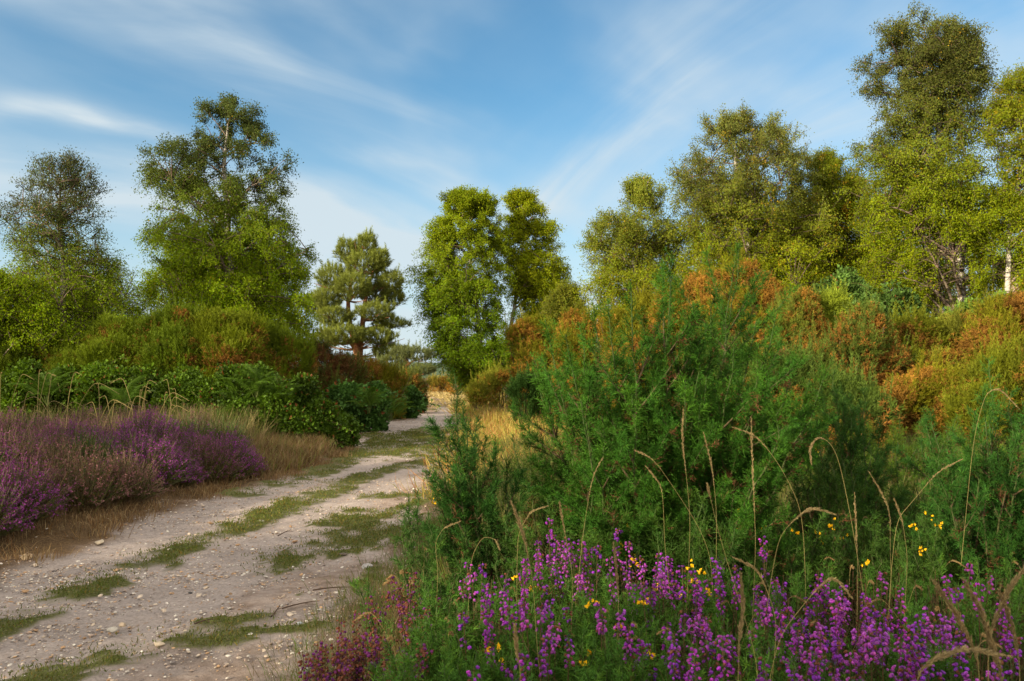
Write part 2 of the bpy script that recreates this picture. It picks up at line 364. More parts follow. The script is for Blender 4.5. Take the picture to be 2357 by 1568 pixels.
mot = gn('ShaderNodeMapRange'); t.links.new(gm_('ADD', gm_('MULTIPLY', nc, .6), gm_('MULTIPLY', gnoise(17, 5), .4)), mot.inputs[0]); mot.inputs[1].default_value = .36; mot.inputs[2].default_value = .62; mot.inputs[3].default_value = .74; mot.inputs[4].default_value = 1.12
mm = gn('ShaderNodeMix', data_type='RGBA', blend_type='MULTIPLY'); mm.inputs[0].default_value = 1; t.links.new(c3, mm.inputs[6]); t.links.new(mot.outputs[0], mm.inputs[7])
t.links.new(mm.outputs[2], p.inputs['Base Color'])
bp = gn('ShaderNodeBump'); bp.inputs['Strength'].default_value = .9; bp.inputs['Distance'].default_value = .012
t.links.new(gm_('ADD', nf, gm_('MULTIPLY', nv, .5)), bp.inputs['Height']); t.links.new(bp.outputs[0], p.inputs['Normal'])
tag(a.build('ground', mg, smooth_=True), kind='structure')

# distant hills: a low rolling ridge beyond the heath
a = Acc(); th = np.linspace(-2.6, 2.6, 260); rr = np.array([1500, 1700, 1950, 2300, 2800.])
hp = np.array([-3, .35, .8, 1.0, .6]); Hh = 26 + 26 * fbm(np.stack([th * 4, th * 0], -1), 5, 4)
V = np.stack([np.sin(th)[:, None] * rr, np.cos(th)[:, None] * rr, Hh[:, None] * hp + (fbm(np.stack(np.meshgrid(rr / 40, th * 60), -1), 8, 3) - .5) * 12], -1)
i, j = np.meshgrid(np.arange(len(th) - 1), np.arange(4), indexing='ij')
F = np.stack([i * 5 + j, i * 5 + j + 1, i * 5 + j + 6, i * 5 + j + 5], -1).reshape(-1, 4)
a.add(V.reshape(-1, 3), F, (.06, .09, .05)); tag(a.build('hills', M_stem, smooth_=True), kind='structure')

# ------------------------------------------------------------------ trees
LEAF = T_quadleaf()
def bez(A, B, C, K):
    t_ = np.linspace(0, 1, K)[None, :, None]; return (1 - t_) ** 2 * A[:, None] + 2 * t_ * (1 - t_) * B[:, None] + t_ ** 2 * C[:, None]
def birch(label, env, d, c_low, c_top, nclump=260, leaf=.06, ntw=6, nleaf=26, droop=.35, thr=.36, trunk=None, yellow=.03, seed=1, group=None, depth=.85, twl=.5, tr0=.11, inner=.02, clear=None, fill=.38, name='birch_tree', sway=0.0, pale_trunk=(.62, .56, .48), zbase=None):
    global R
    R = np.random.default_rng(seed); nclump = int(nclump * 1.25); nleaf = int(nleaf * 1.9); leaf = leaf * .69
    E = np.array([[*W(l, v, d)[[0, 2]], W(r_, v, d)[0]] for v, l, r_ in env]); z = E[:, 1][::-1]; xl = E[:, 0][::-1]; xr = E[:, 2][::-1]
    z0, z1 = z[0] if zbase is None else zbase, z[-1]
    # crown: leaf clumps gathered on boughs, plus a thin fill
    def envp(m, lo_, hi_):
        zz = R.uniform(z0, z1, m * 6); a_, b_ = np.interp(zz, z, xl), np.interp(zz, z, xr); rad = (b_ - a_) / 2; cx = (a_ + b_) / 2
        k_ = R.uniform(0, rad.max(), m * 6) < rad * .9 + .10; zz, rad, cx = zz[k_][:m], rad[k_][:m], cx[k_][:m]; n0 = len(zz)
        rho = R.uniform(lo_, hi_, n0) ** .6; th_ = R.uniform(0, 2 * np.pi, n0); return np.stack([cx + rho * rad * np.cos(th_), d + rho * rad * depth * np.sin(th_), zz], -1), cx, rad
    nb = max(16, int(nclump / 8)); Bc, bcx, brad = envp(nb, .3, 1.0); nb = len(Bc)
    per = int(nclump * .95 / nb) + 1; od = Bc - np.stack([bcx, np.full(nb, d), Bc[:, 2] - .3 * brad], -1); od = unit(od)
    k_ = np.repeat(np.arange(nb), per); sb = (.26 * brad[k_] + .16)[:, None]
    C = Bc[k_] + od[k_] * sb * R.normal(-.15, .85, (len(k_), 1)) + R.normal(0, 1, (len(k_), 3)) * sb * np.array([.55, .55, .34])
    C = np.concatenate([C, envp(int(nclump * fill), inner, .8)[0]])
    zc_ = np.clip(C[:, 2], z0, z1); lo_, hi_ = np.interp(zc_, z, xl), np.interp(zc_, z, xr); rr_ = np.hypot((C[:, 0] - (lo_ + hi_) / 2), (C[:, 1] - d) / depth); C = C[(rr_ < (hi_ - lo_) / 2 * 1.04 + .05) & (C[:, 2] < z1 - .22)]
    zt_ = z1 - .1 - (z1 - z0) * .16 * R.uniform(0, 1, 11) ** 1.3; wt_ = (np.interp(zt_, z, xr) - np.interp(zt_, z, xl)) * .22
    C = np.concatenate([C, np.stack([(np.interp(zt_, z, xl) + np.interp(zt_, z, xr)) / 2 + R.normal(0, 1, 11) * wt_, d + R.normal(0, 1, 11) * wt_, zt_ - .12], -1)])
    # trunk
    cxm = (xl + xr) / 2; tw = np.average(cxm, weights=(xr - xl)); xb = W(*trunk, d)[0] if trunk else tw
    K = 16; tz = np.linspace(0, 1, K); g0 = H(xb, d) - .1; ztr = g0 + (z1 * .97 - g0) * tz
    xt = xb + (np.interp(ztr, z, cxm) - xb) * smooth(tz, .25, 1) * .9 + (vnoise(np.stack([tz * 5, tz * 0], -1), seed) - .5) * .35 * tz
    yt = d + (vnoise(np.stack([tz * 5, tz * 0 + 9], -1), seed) - .5) * .5 * tz
    TP = np.stack([xt, yt, ztr], -1)[None]; TR = (tr0 * (1 - tz) ** .8 + .012)[None]
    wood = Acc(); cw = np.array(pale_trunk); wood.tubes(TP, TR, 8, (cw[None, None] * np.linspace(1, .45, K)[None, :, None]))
    # limbs
    nl = min(46, len(C)); o = R.choice(len(C), nl, replace=False); tip = C[o]
    dist = np.hypot(tip[:, 0] - np.interp(tip[:, 2], ztr, xt), tip[:, 1] - d)
    za = np.clip(tip[:, 2] - dist * R.uniform(.5, 1.1, nl), g0 + .18 * (z1 - g0), z1 * .96)
    A = np.stack([np.interp(za, ztr, xt), np.interp(za, ztr, yt), za], -1)
    B = A * .45 + tip * .55 + np.array([0, 0, 1.]) * (.18 * dist)[:, None] + R.normal(0, .08, (nl, 3))
    LP = bez(A, B, tip, 7); r0 = np.interp(za, ztr, TR[0]) * .5
    wood.tubes(LP, r0[:, None] * np.linspace(1, .2, 7)[None] + .004, 4, np.repeat(np.array([[.30, .23, .17]]), nl, 0))
    # secondary branches to the nearest limb point below
    S = np.concatenate([LP[:, 1:].reshape(-1, 3), TP[0, 4:]]); D = np.linalg.norm(C[:, None] - S[None], axis=-1) + 1.2 * np.maximum(S[None, :, 2] - C[:, None, 2], 0)
    Q = S[D.argmin(1)]; mid = (Q + C) / 2 + np.array([0, 0, .1])
    wood.tubes(bez(Q, mid, C, 4), np.broadcast_to(np.array([.012, .009, .007, .005]), (len(C), 4)) * (1 + .02 * d), 3, np.repeat(np.array([[.16, .11, .08]]), len(C), 0))
    # twigs
    ctr = np.stack([np.interp(C[:, 2], z, cxm), np.full(len(C), d), C[:, 2] - .4], -1)
    outw = unit(C - ctr); n_ = len(C) * ntw; Ct = np.repeat(C, ntw, 0); Ot = np.repeat(outw, ntw, 0)
    upb = smooth(Ct[:, 2], z0 + .62 * (z1 - z0), z1)[:, None]
    Dt = unit(Ot * .55 + R.normal(0, .62, (n_, 3)) + np.array([0, 0, 1.]) * (.15 + .9 * upb)); ln = twl * .8 * R.uniform(.5, 1.25, n_) * (1 - .25 * upb[:, 0])
    dr = np.array([sway, 0, -1.]) * (droop * ln * R.uniform(.4, 1.5, n_) * (1 - .75 * upb[:, 0]))[:, None]
    e = Ct + Dt * ln[:, None]; TWp = bez(Ct, Ct + Dt * ln[:, None] * .6, e + dr, 4)
    wood.tubes(TWp, np.broadcast_to(np.array([.006, .005, .004, .002]), (n_, 4)), 3, np.repeat(np.array([[.10, .07, .05]]), n_, 0))
    # leaves
    tt = R.uniform(.05, 1.04, (n_, nleaf, 1)); A_, B_, C_ = Ct[:, None], (Ct + Dt * ln[:, None] * .6)[:, None], (e + dr)[:, None]
    P = ((1 - tt) ** 2 * A_ + 2 * tt * (1 - tt) * B_ + tt ** 2 * C_ + R.normal(0, .04 + .0009 * d, (n_, nleaf, 3))).reshape(-1, 3)
    keep = P[:, 2] > z0 - .5
    if clear:
        u_, v_ = P[:, 0] / P[:, 1] * 1833 + 1178.5, 868 - (P[:, 2] - EYE) / P[:, 1] * 1833; keep &= ~((u_ > clear[0]) & (u_ < clear[1]) & (v_ > clear[2]) & (v_ < clear[3]) & (P[:, 1] < d + .2) & (R.uniform(0, 1, len(P)) < .9))
        sx, sy = -.788, -.616; ex, ey = P[:, 0] - np.interp(P[:, 2], ztr, xt), P[:, 1] - d; al = ex * sx + ey * sy; pe = np.abs(ex * sy - ey * sx); zt = 868 - (P[:, 2] - al * .305 - EYE) / d * 1833; keep &= ~((al > -.1) & (al < 3) & (pe < .28) & (zt > clear[2]) & (zt < clear[3]) & (R.uniform(0, 1, len(P)) < .85))
    P = P[keep]; q = len(P)
    Dl = unit(np.array([0, 0, -.55]) + R.normal(0, .75, (q, 3)) + np.array([sway * .6, 0, 0]))
    s_ = leaf * R.uniform(.65, 1.25, q)
    f = smooth(P[:, 2], z0 + .2 * (z1 - z0), z0 + .8 * (z1 - z0))[:, None]; cn = vnoise(P * 1.6, seed + 2)[:, None]  # leaf colour mostly darkens upward, painting in the dimmer upper part of the view
    cc = (np.array(c_low) * (1 - f) + np.array(c_top) * f) * (.66 + .74 * cn) * R.uniform(.86, 1.14, (q, 1)) * (1 + np.array([.35, .0, -.1]) * (R.uniform(0, 1, (q, 1)) - .4))
    # turning leaves come in small sprays
    yl = (vnoise(P * 3.3, seed + 30) > .80) & (R.uniform(0, 1, q) < yellow * 9) | (R.uniform(0, 1, q) < yellow * .3)
    cc[yl] = np.array([.42, .27, .02]) * R.uniform(.6, 1.1, (yl.sum(), 1))
    cr = Acc(); cr.inst(LEAF, frames(Dl), P, s_, cc)
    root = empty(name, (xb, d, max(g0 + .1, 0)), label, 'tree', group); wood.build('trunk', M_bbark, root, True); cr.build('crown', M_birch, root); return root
GL, GT = (.16, .235, .006), (.09, .12, .016)
YL, YT = (.175, .215, .005), (.125, .155, .010)
birch('slender young birch with sparse feathery top at the left edge', [(362, 182, 194), (385, 75, 205), (420, 65, 215), (450, 60, 222), (500, 22, 248), (560, 35, 240), (610, 45, 270), (650, 10, 288), (700, 0, 300), (790, 10, 330)], 17, GL, (.075, .095, .03), 280, .055, 6, 15, .12, .33, seed=3, twl=.55, yellow=.005, tr0=.07, pale_trunk=(.3, .25, .2))
birch('leafy birch cut off by the left edge of the photo, below the slender one', [(625, -20, 20), (650, -90, 60), (700, -140, 95), (800, -150, 120)], 16, GL, GL, 120, .06, 6, 22, .2, .3, seed=4, yellow=.01, tr0=.06)
birch('tall dark green birch with a ragged stepped crown left of the pine', [(222, 500, 528), (262, 474, 600), (300, 452, 632), (345, 420, 628), (380, 352, 672), (420, 358, 670), (462, 402, 655), (500, 372, 680), (545, 352, 700), (585, 362, 712), (620, 352, 705), (660, 336, 690), (700, 330, 705), (800, 335, 740)], 20, GL, (.068, .092, .022), 480, .068, 6, 26, .5, .36, trunk=(535, 700), seed=8, twl=.5, yellow=.004, tr0=.13, inner=.2)
birch('wind-blown birch with twin leaning tops standing beside the path, left of its yellower neighbour', [(438, 1045, 1090), (470, 1020, 1140), (510, 1000, 1158), (560, 985, 1160), (620, 966, 1165), (680, 975, 1170), (740, 985, 1180), (790, 1012, 1190), (830, 1020, 1200), (880, 1060, 1200)], 38, (.10, .17, .006), (.15, .20, .006), 520, .115, 6, 24, .7, .37, trunk=(1105, 700), seed=12, twl=.8, yellow=.0, tr0=.15, sway=-.5, inner=.2)
birch('yellow-green birch with a forked top just right of the wind-blown one', [(442, 1172, 1205), (480, 1165, 1250), (540, 1160, 1280), (600, 1160, 1290), (660, 1168, 1305), (700, 1180, 1325), (760, 1190, 1330), (830, 1200, 1330)], 40, YL, YL, 400, .115, 6, 22, .6, .38, trunk=(1170, 760), seed=13, twl=.75, yellow=.0, tr0=.14, inner=.2)
birch('small olive birch in the gap right of the two central birches', [(650, 1290, 1310), (690, 1265, 1335), (740, 1260, 1352), (820, 1250, 1365)], 30, (.13, .15, .015), (.13, .15, .015), 110, .09, 6, 20, .3, .3, seed=14, twl=.5, tr0=.06, yellow=.0)
birch('pointed bright green birch at the left end of the right-hand row', [(405, 1476, 1488), (450, 1432, 1528), (500, 1402, 1548), (535, 1345, 1556), (580, 1345, 1570), (640, 1352, 1585), (720, 1372, 1600), (830, 1380, 1600)], 20, YL, (.15, .18, .022), 330, .06, 6, 28, .15, .33, seed=21, twl=.5, yellow=.01)
birch('broad birch with a feathery swept top in the right-hand row', [(262, 1650, 1750), (300, 1612, 1805), (350, 1580, 1835), (400, 1545, 1850), (450, 1572, 1865), (520, 1572, 1880), (600, 1570, 1900), (660, 1580, 1910), (760, 1600, 1900)], 19, YL, (.13, .15, .03), 440, .058, 6, 29, .2, .31, seed=22, twl=.55, yellow=.03)
birch('low rounded birch with yellowing leaves between the broad birch and the tallest birch', [(350, 1870, 1900), (380, 1850, 1950), (450, 1820, 2000), (550, 1800, 2030), (700, 1850, 2030), (780, 1850, 2030)], 20.5, YL, YT, 440, .058, 6, 28, .2, .30, seed=23, twl=.5, yellow=.09)
birch('tallest birch, with a narrow dark top and a pale leaning trunk', [(34, 2090, 2115), (60, 2030, 2215), (110, 2005, 2240), (180, 2000, 2258), (230, 2012, 2245), (262, 2035, 2238), (310, 1985, 2250), (350, 1950, 2268), (420, 1972, 2282), (500, 1990, 2290), (580, 1990, 2290), (660, 2010, 2270), (700, 2030, 2200)], 18, (.17, .22, .006), (.09, .105, .022), 560, .058, 6, 29, .45, .36, trunk=(2216, 745), seed=24, twl=.5, yellow=.012, tr0=.10, clear=(2165, 2235, 560, 760))
birch('birch cut off by the right edge of the photo, with a slim pale trunk', [(145, 2350, 2420), (190, 2305, 2450), (260, 2285, 2480), (400, 2282, 2500), (560, 2285, 2500), (680, 2310, 2500)], 17, (.17, .22, .006), (.15, .18, .010), 360, .058, 6, 29, .3, .34, trunk=(2312, 700), seed=25, twl=.5, yellow=.04, tr0=.065, clear=(2290, 2330, 600, 720))
birch('shaded birch in the second row behind the broad birch', [(480, 1650, 1750), (560, 1560, 1900), (660, 1560, 1990), (800, 1600, 2000)], 25, GL, GL, 260, .085, 6, 24, .2, .27, seed=26, twl=.6, yellow=.0)
birch('shaded birch in the second row behind the tallest birch', [(400, 2080, 2180), (500, 1980, 2300), (620, 1960, 2400), (800, 1980, 2450)], 26, GL, GL, 300, .085, 6, 24, .2, .27, seed=27, twl=.6, yellow=.0)

birch('bright green birch scrub spreading around the foot of the tall dark birch', [(570, 540, 590), (600, 420, 685), (650, 355, 702), (700, 325, 708), (800, 320, 720)], 22, (.16, .23, .006), (.13, .19, .008), 330, .06, 6, 28, .25, .30, seed=41, twl=.5, yellow=.0, tr0=.05, pale_trunk=(.3, .25, .2))
birch('bright green birch scrub around the foot of the slender young birch', [(615, 110, 215), (650, 40, 290), (700, -30, 305), (800, -60, 330)], 19, (.12, .19, .006), (.10, .15, .008), 240, .055, 6, 26, .2, .32, seed=42, twl=.45, yellow=.0, tr0=.05, pale_trunk=(.3, .25, .2))

# shade trees on the near left, out of the picture: they keep the evening sun off the track
for k, (bx, by, hh, ww) in enumerate([(-10.5, -7.5, 5.0, 2.6), (-12.5, -2.5, 4.6, 2.6), (-14.2, 2.5, 4.6, 2.4), (-8.0, -11.5, 5.6, 2.6), (-11.5, -12, 6, 2.6), (-15, 6.2, 3.8, 2.2)]):
    R = np.random.default_rng(50 + k)
    C = np.stack([R.normal(0, ww * .42, 260), R.normal(0, ww * .42, 260), R.uniform(.2, hh, 260)], -1)
    C[:, :2] *= (np.sqrt(np.clip(1.1 - (C[:, 2] / hh) ** 2, 0.05, 1)))[:, None]; C += np.array([bx, by, H(bx, by)])
    P = (C[:, None] + R.normal(0, .26, (260, 90, 3))).reshape(-1, 3); cr = Acc()
    cr.inst(LEAF, frames(R.normal(0, 1, (len(P), 3))), P, R.uniform(.08, .15, len(P)), np.array([[.08, .12, .02]]) * R.uniform(.7, 1.3, (len(P), 1)))
    wd = Acc(); B0 = np.repeat(np.array([[bx, by, H(bx, by) - .1]]), 60, 0)
    wd.tubes(bez(B0, B0 + np.array([0, 0, hh * .5]), C[:60], 8), np.linspace(.07, .01, 8)[None].repeat(60, 0), 5, np.array([[.3, .25, .2]]).repeat(60, 0))
    r_ = empty('shade_tree', (bx, by, 0), 'bushy birch sapling on the heath just outside the left of the view', 'tree', 'saplings beside the track outside the view'); wd.build('trunk', M_bbark, r_); cr.build('crown', M_birch, r_)

# pines
def T_tuft(n, l, wd, seed, spread=55):
    r = np.random.default_rng(seed); V = []; F = []; C = []
    for i in range(n):
        z = r.uniform(0, .6) * l; a_ = r.uniform(0, 6.283); b_ = math.radians(r.uniform(15, spread)); d_ = np.array([math.cos(a_) * math.sin(b_), math.sin(a_) * math.sin(b_), math.cos(b_)])
        s_ = np.cross(d_, r.normal(size=3)); s_ /= np.linalg.norm(s_); p_ = np.array([0, 0, z]); k = len(V)
        V += [p_ - s_ * wd / 2, p_ + s_ * wd / 2, p_ + d_ * l * r.uniform(.5, .8)]; F.append([k, k + 1, k + 2]); C += [[.85] * 3, [.85] * 3, [1.15] * 3]
    return np.array(V), np.array(F), np.array(C)
def pine(label, pads, d, base, forks, seed, tl=.2, cc=(.145, .17, .024)):
    global R
    R = np.random.default_rng(seed); tu = [T_tuft(16, 1, .07, 90 + i, 60) for i in range(4)]
    wood, cr = Acc(), Acc(); bx, bz = W(*base, d)[[0, 2]]; g0 = H(bx, d) - .1
    stems = []
    for f in forks:
        pts = [np.array([bx, d, g0])] + [W(u, v, d + dy) for u, v, dy in f]; pts = np.array(pts)
        t_ = np.linspace(0, len(pts) - 1, 18); P = np.stack([np.interp(t_, np.arange(len(pts)), pts[:, k]) for k in range(3)], -1)
        P[1:-1] = (P[:-2] + P[1:-1] * 2 + P[2:]) / 4; stems.append(P); tr = (.15 * (1 - np.linspace(0, 1, 18)) ** .9 + .02)
        wood.tubes(P[None], tr[None], 8, (np.array([.36, .15, .06])[None, None] * np.ones((1, 18, 1))))
    S = np.concatenate([s_[5:] for s_ in stems])
    for (u, v, ru, rv, dy) in pads:
        c = W(u, v, d + dy); rx, rz = ru / 1833 * d, rv / 1833 * d
        q = S[(np.linalg.norm(S - c, axis=1) + 1.0 * np.maximum(S[:, 2] - c[2] + .3, 0)).argmin()]
        nb = max(5, int(rx * rz * 26)); tip = c + R.normal(0, 1, (nb, 3)) * np.array([rx, rx * .9, rz]) * .45
        LP = bez(np.repeat(q[None], nb, 0), (q * .5 + tip * .5) + np.array([0, 0, -.12]), tip, 6)
        wood.tubes(LP, np.linspace(.05, .012, 6)[None].repeat(nb, 0) * R.uniform(.4, 1, (nb, 1)), 4, np.repeat(np.array([[.30, .15, .07]]), nb, 0))
        nt_ = int(1000 * (rx * rz) ** .85) + 60; dr = unit(R.normal(0, 1, (nt_, 3))); rr_ = R.uniform(.35, 1, nt_) ** .45
        lump = .78 + .5 * vnoise(dr * 2.2 + c, seed)
        P = c + dr * (rr_ * lump)[:, None] * np.array([rx, rx * .9, rz]); P[:, 2] += .1 * rz
        Dd = unit(dr * .55 + np.array([0, 0, .85]) + R.normal(0, .3, (nt_, 3)))
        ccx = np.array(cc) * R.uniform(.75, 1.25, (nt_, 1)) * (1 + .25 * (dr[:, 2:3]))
        for i in range(4):
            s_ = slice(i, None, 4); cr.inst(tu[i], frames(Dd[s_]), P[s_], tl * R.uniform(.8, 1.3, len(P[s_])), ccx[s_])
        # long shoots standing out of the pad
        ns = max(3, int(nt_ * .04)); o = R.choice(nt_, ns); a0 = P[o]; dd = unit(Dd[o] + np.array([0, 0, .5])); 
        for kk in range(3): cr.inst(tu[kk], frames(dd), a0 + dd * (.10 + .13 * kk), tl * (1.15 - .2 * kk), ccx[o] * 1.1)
    root = empty('pine_tree', (bx, d, max(g0 + .1, 0)), label, 'tree'); wood.build('trunk', M_pbark, root, True); cr.build('crown', M_pine, root)
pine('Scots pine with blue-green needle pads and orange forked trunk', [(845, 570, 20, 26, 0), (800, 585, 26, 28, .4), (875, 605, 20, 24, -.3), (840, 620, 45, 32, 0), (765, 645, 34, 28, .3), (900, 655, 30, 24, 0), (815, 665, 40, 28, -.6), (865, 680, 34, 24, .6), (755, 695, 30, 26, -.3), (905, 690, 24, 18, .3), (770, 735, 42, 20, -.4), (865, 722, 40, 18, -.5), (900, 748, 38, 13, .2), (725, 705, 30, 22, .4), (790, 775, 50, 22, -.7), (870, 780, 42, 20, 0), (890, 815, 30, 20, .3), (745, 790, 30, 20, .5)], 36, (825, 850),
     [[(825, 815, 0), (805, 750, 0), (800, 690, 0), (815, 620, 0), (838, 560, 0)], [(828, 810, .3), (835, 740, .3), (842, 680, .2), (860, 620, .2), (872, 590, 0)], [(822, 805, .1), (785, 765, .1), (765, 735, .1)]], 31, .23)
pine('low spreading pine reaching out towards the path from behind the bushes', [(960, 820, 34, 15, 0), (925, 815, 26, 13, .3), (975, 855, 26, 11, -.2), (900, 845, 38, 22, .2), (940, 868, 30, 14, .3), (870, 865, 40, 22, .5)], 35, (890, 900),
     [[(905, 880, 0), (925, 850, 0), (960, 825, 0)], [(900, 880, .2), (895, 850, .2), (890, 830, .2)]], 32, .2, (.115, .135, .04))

# ------------------------------------------------------------------ shrubs made of lobes
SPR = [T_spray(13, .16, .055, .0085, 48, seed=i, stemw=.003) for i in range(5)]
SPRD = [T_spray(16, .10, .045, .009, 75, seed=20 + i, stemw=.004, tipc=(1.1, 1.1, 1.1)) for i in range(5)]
def lobepts(lobes, d0, dens, inner=.25, seed=0, fx=1.0):
    P, Nn, lid = [], [], []
    Cs = []
    for (u, v, r, dy) in lobes:
        c = W(u, v, d0 + dy); Cs.append((c, r / 1833 * d0))
    small = []
    for (c, rw) in Cs:
        for _ in range(9):
            q_ = unit(R.normal(0, 1, 3) + np.array([0, -.2, .75])); small.append((c + q_ * rw * R.uniform(.6, .95), rw * R.uniform(.24, .46)))
    full = [(c, rw * .9) for c, rw in Cs] + small; nmain = len(Cs)
    for k, (c, rw) in enumerate(full):
        n_ = int(dens * rw * rw * 6.0) + 30; dr = unit(R.normal(0, 1, (n_, 3)) + np.array([0, -.25, .35])); q = R.uniform(0, 1, n_) ** .5
        lump = .60 + .48 * vnoise(dr * 2.4 + c * 1.7, seed) + .36 * vnoise(dr * 5.5 + c * 3, seed + 4) ; rad = (1 - inner * (1 - q)) * lump
        p_ = c + dr * rad[:, None] * np.array([rw * fx, rw, rw]); P.append(p_); Nn.append(dr); lid.append(np.full(n_, k))
        # lower skirt down to the ground
        zb = H(c[0], c[1]); hgt = c[2] - rw * .3 - zb
        if hgt > .15 and k < nmain:
            m_ = int(dens * rw * hgt * 4.2); a_ = R.uniform(0, 2 * np.pi, m_); rr_ = rw * R.uniform(.55, 1.0, m_); hz_ = R.uniform(0, 1, m_)
            p2 = np.stack([c[0] + np.cos(a_) * rr_ * fx, c[1] + np.sin(a_) * rr_, zb + hz_ * hgt], -1); P.append(p2); Nn.append(np.stack([np.cos(a_), np.sin(a_), np.full(m_, .25)], -1)); lid.append(np.full(m_, k))
    P, Nn, lid = np.concatenate(P), np.concatenate(Nn), np.concatenate(lid)
    keep = np.ones(len(P), bool)
    for k, (c, rw) in enumerate(Cs): keep &= ~((lid != k) & (np.linalg.norm(P - c, axis=1) < rw * .62))
    return P[keep], Nn[keep], Cs
def shrub_stems(Cs, acc, g, n_=9, c=(.12, .085, .05), r0=.025):
    for (cc, rw) in Cs:
        A = np.repeat(np.array([[cc[0], cc[1] + .1, H(cc[0], cc[1]) - .05]]), n_, 0); A[:, :2] += R.normal(0, rw * .25, (n_, 2))
        tip = cc + R.normal(0, rw * .45, (n_, 3)); acc.tubes(bez(A, (A + tip) / 2 + R.normal(0, .08, (n_, 3)), tip, 6), np.linspace(r0, r0 * .25, 6)[None].repeat(n_, 0), 4, np.repeat(np.array([c]), n_, 0))
GG = (.11, .155, .008); OG = (.15, .15, .009); DB = (.21, .10, .02); DK = (.07, .12, .02); OR = (.29, .15, .024)
def gorse(label, lobes, d0, cg=GG, cb=DB, brown=.3, dens=1000, size=1.0, seed=0, group=None, name='gorse_bush', spray=1.0):
    global R
    R = np.random.default_rng(seed); P, Nn, Cs = lobepts(lobes, d0, dens / size ** 1.5, seed=seed)
    q = len(P); nz = vnoise(P * 1.9, seed) * .5 + vnoise(P * 5.5, seed + 3) * .5
    hb = nz + .34 * (R.uniform(0, 1, q) - .5); isb = hb < np.quantile(hb, brown) if brown > 0 else np.zeros(q, bool)
    D = unit(Nn * .55 + np.array([0, 0, .75]) + R.normal(0, .28, (q, 3))); Db = unit(Nn * .9 + np.array([0, 0, .3]) + R.normal(0, .5, (q, 3)))
    fo, de, st = Acc(), Acc(), Acc(); cgr = .78 * np.array(cg) * (.65 + .7 * vnoise(P * 3.1, seed + 8)[:, None]) * R.uniform(.8, 1.2, (q, 1)); cbr = .88 * np.array(cb) * (.6 + .8 * vnoise(P * 4, seed + 9)[:, None]) * R.uniform(.75, 1.25, (q, 1))
    for i in range(5):
        s_ = np.arange(q) % 5 == i; a_ = s_ & ~isb; b_ = s_ & isb
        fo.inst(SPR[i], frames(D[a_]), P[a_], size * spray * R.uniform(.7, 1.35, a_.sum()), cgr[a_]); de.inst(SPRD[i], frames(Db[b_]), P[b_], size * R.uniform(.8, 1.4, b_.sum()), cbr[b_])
    # taller leading shoots
    top = np.where(~isb & (Nn[:, 2] > .35))[0]
    if len(top):
        o = R.choice(top, max(4, len(top) // 22)); du = unit(D[o] + np.array([0, 0, 1.]))
        for kk in range(3): fo.inst(SPR[kk], frames(du), P[o] + du * (.07 + .11 * kk) * size, size * (1.1 - .12 * kk), cgr[o] * 1.15)
    shrub_stems(Cs, st, 0)
    c0 = Cs[0][0]; root = empty(name, (c0[0], c0[1], H(c0[0], c0[1])), label, 'bush', group); st.build('stem', M_stem, root)
    fo.build('foliage', M_gorse, root); de.build('dead_growth', M_dead, root); return root
LG = 'gorse bushes along the left of the path'; RG = 'gorse bushes along the foot of the right-hand birches'
gorse('green gorse bush at the left edge below the slender birch', [(-40, 850, 75, 0), (50, 845, 62, 0), (10, 890, 60, -.6)], 16.5, GG, DB, .18, seed=101, group=LG)
gorse('olive gorse bush with rusty tips right of the one at the left edge', [(130, 840, 60, 0), (200, 830, 55, .2), (170, 880, 55, -.5)], 16.5, GG, DB, .25, seed=102, group=LG)
gorse('feathery upright green gorse under the gap between the left birches', [(262, 800, 48, 0), (310, 820, 50, .2), (265, 860, 60, -.5)], 16.5, GG, DB, .2, seed=103, group=LG, spray=1.25)
gorse('mound of gorse with orange-brown patches below the tall dark birch', [(370, 800, 55, 0), (425, 778, 58, .3), (400, 850, 70, -.5)], 16.5, (.10, .15, .008), DB, .26, seed=104, group=LG, spray=1.15)
gorse('bright green tufted gorse crest under the right half of the tall dark birch', [(490, 790, 55, 0), (560, 795, 50, .2), (520, 850, 62, -.4)], 16.5, (.13, .165, .008), DB, .28, seed=105, group=LG, spray=1.3)
gorse('brownish gorse with green tips beside the dark birch foot', [(625, 815, 48, 0), (670, 840, 48, .2), (610, 880, 55, -.3)], 17.5, GG, DB, .35, seed=106, group=LG)
gorse('dark brown dying gorse in front of the pine', [(730, 850, 50, 0), (790, 865, 48, .3), (750, 905, 50, -.3)], 21, (.09, .11, .02), (.13, .06, .02), .6, dens=600, size=1.25, seed=107, group=LG)
gorse('round sunlit gorse bush in the hollow right of the dying one', [(850, 880, 42, 0), (895, 890, 36, .4)], 25, OG, DB, .3, dens=450, size=1.5, seed=108, group=LG)
gorse('last gorse bush on the left before the path bends', [(935, 895, 30, 0), (962, 905, 20, .4)], 30, (.10, .12, .02), DB, .35, dens=330, size=1.8, seed=109, group=LG)
FG = 'sunlit gorse bushes at the far end of the path'
gorse('small golden gorse bush at the very end of the path', [(1000, 895, 16, 0), (1022, 890, 16, .5)], 62, (.24, .20, .03), OR, .5, dens=110, size=3, seed=110, group=FG)
gorse('golden-brown gorse bush at the path end beneath the wind-blown birch', [(1055, 888, 20, 0), (1088, 885, 20, .5)], 50, (.22, .19, .03), OR, .5, dens=150, size=2.6, seed=111, group=FG)
gorse('yellow-green gorse clump on the right bank of the far path', [(1120, 895, 26, 0), (1158, 888, 30, .4), (1100, 915, 20, -1)], 30, (.18, .19, .02), OR, .25, dens=320, size=1.7, seed=112, group=RG)
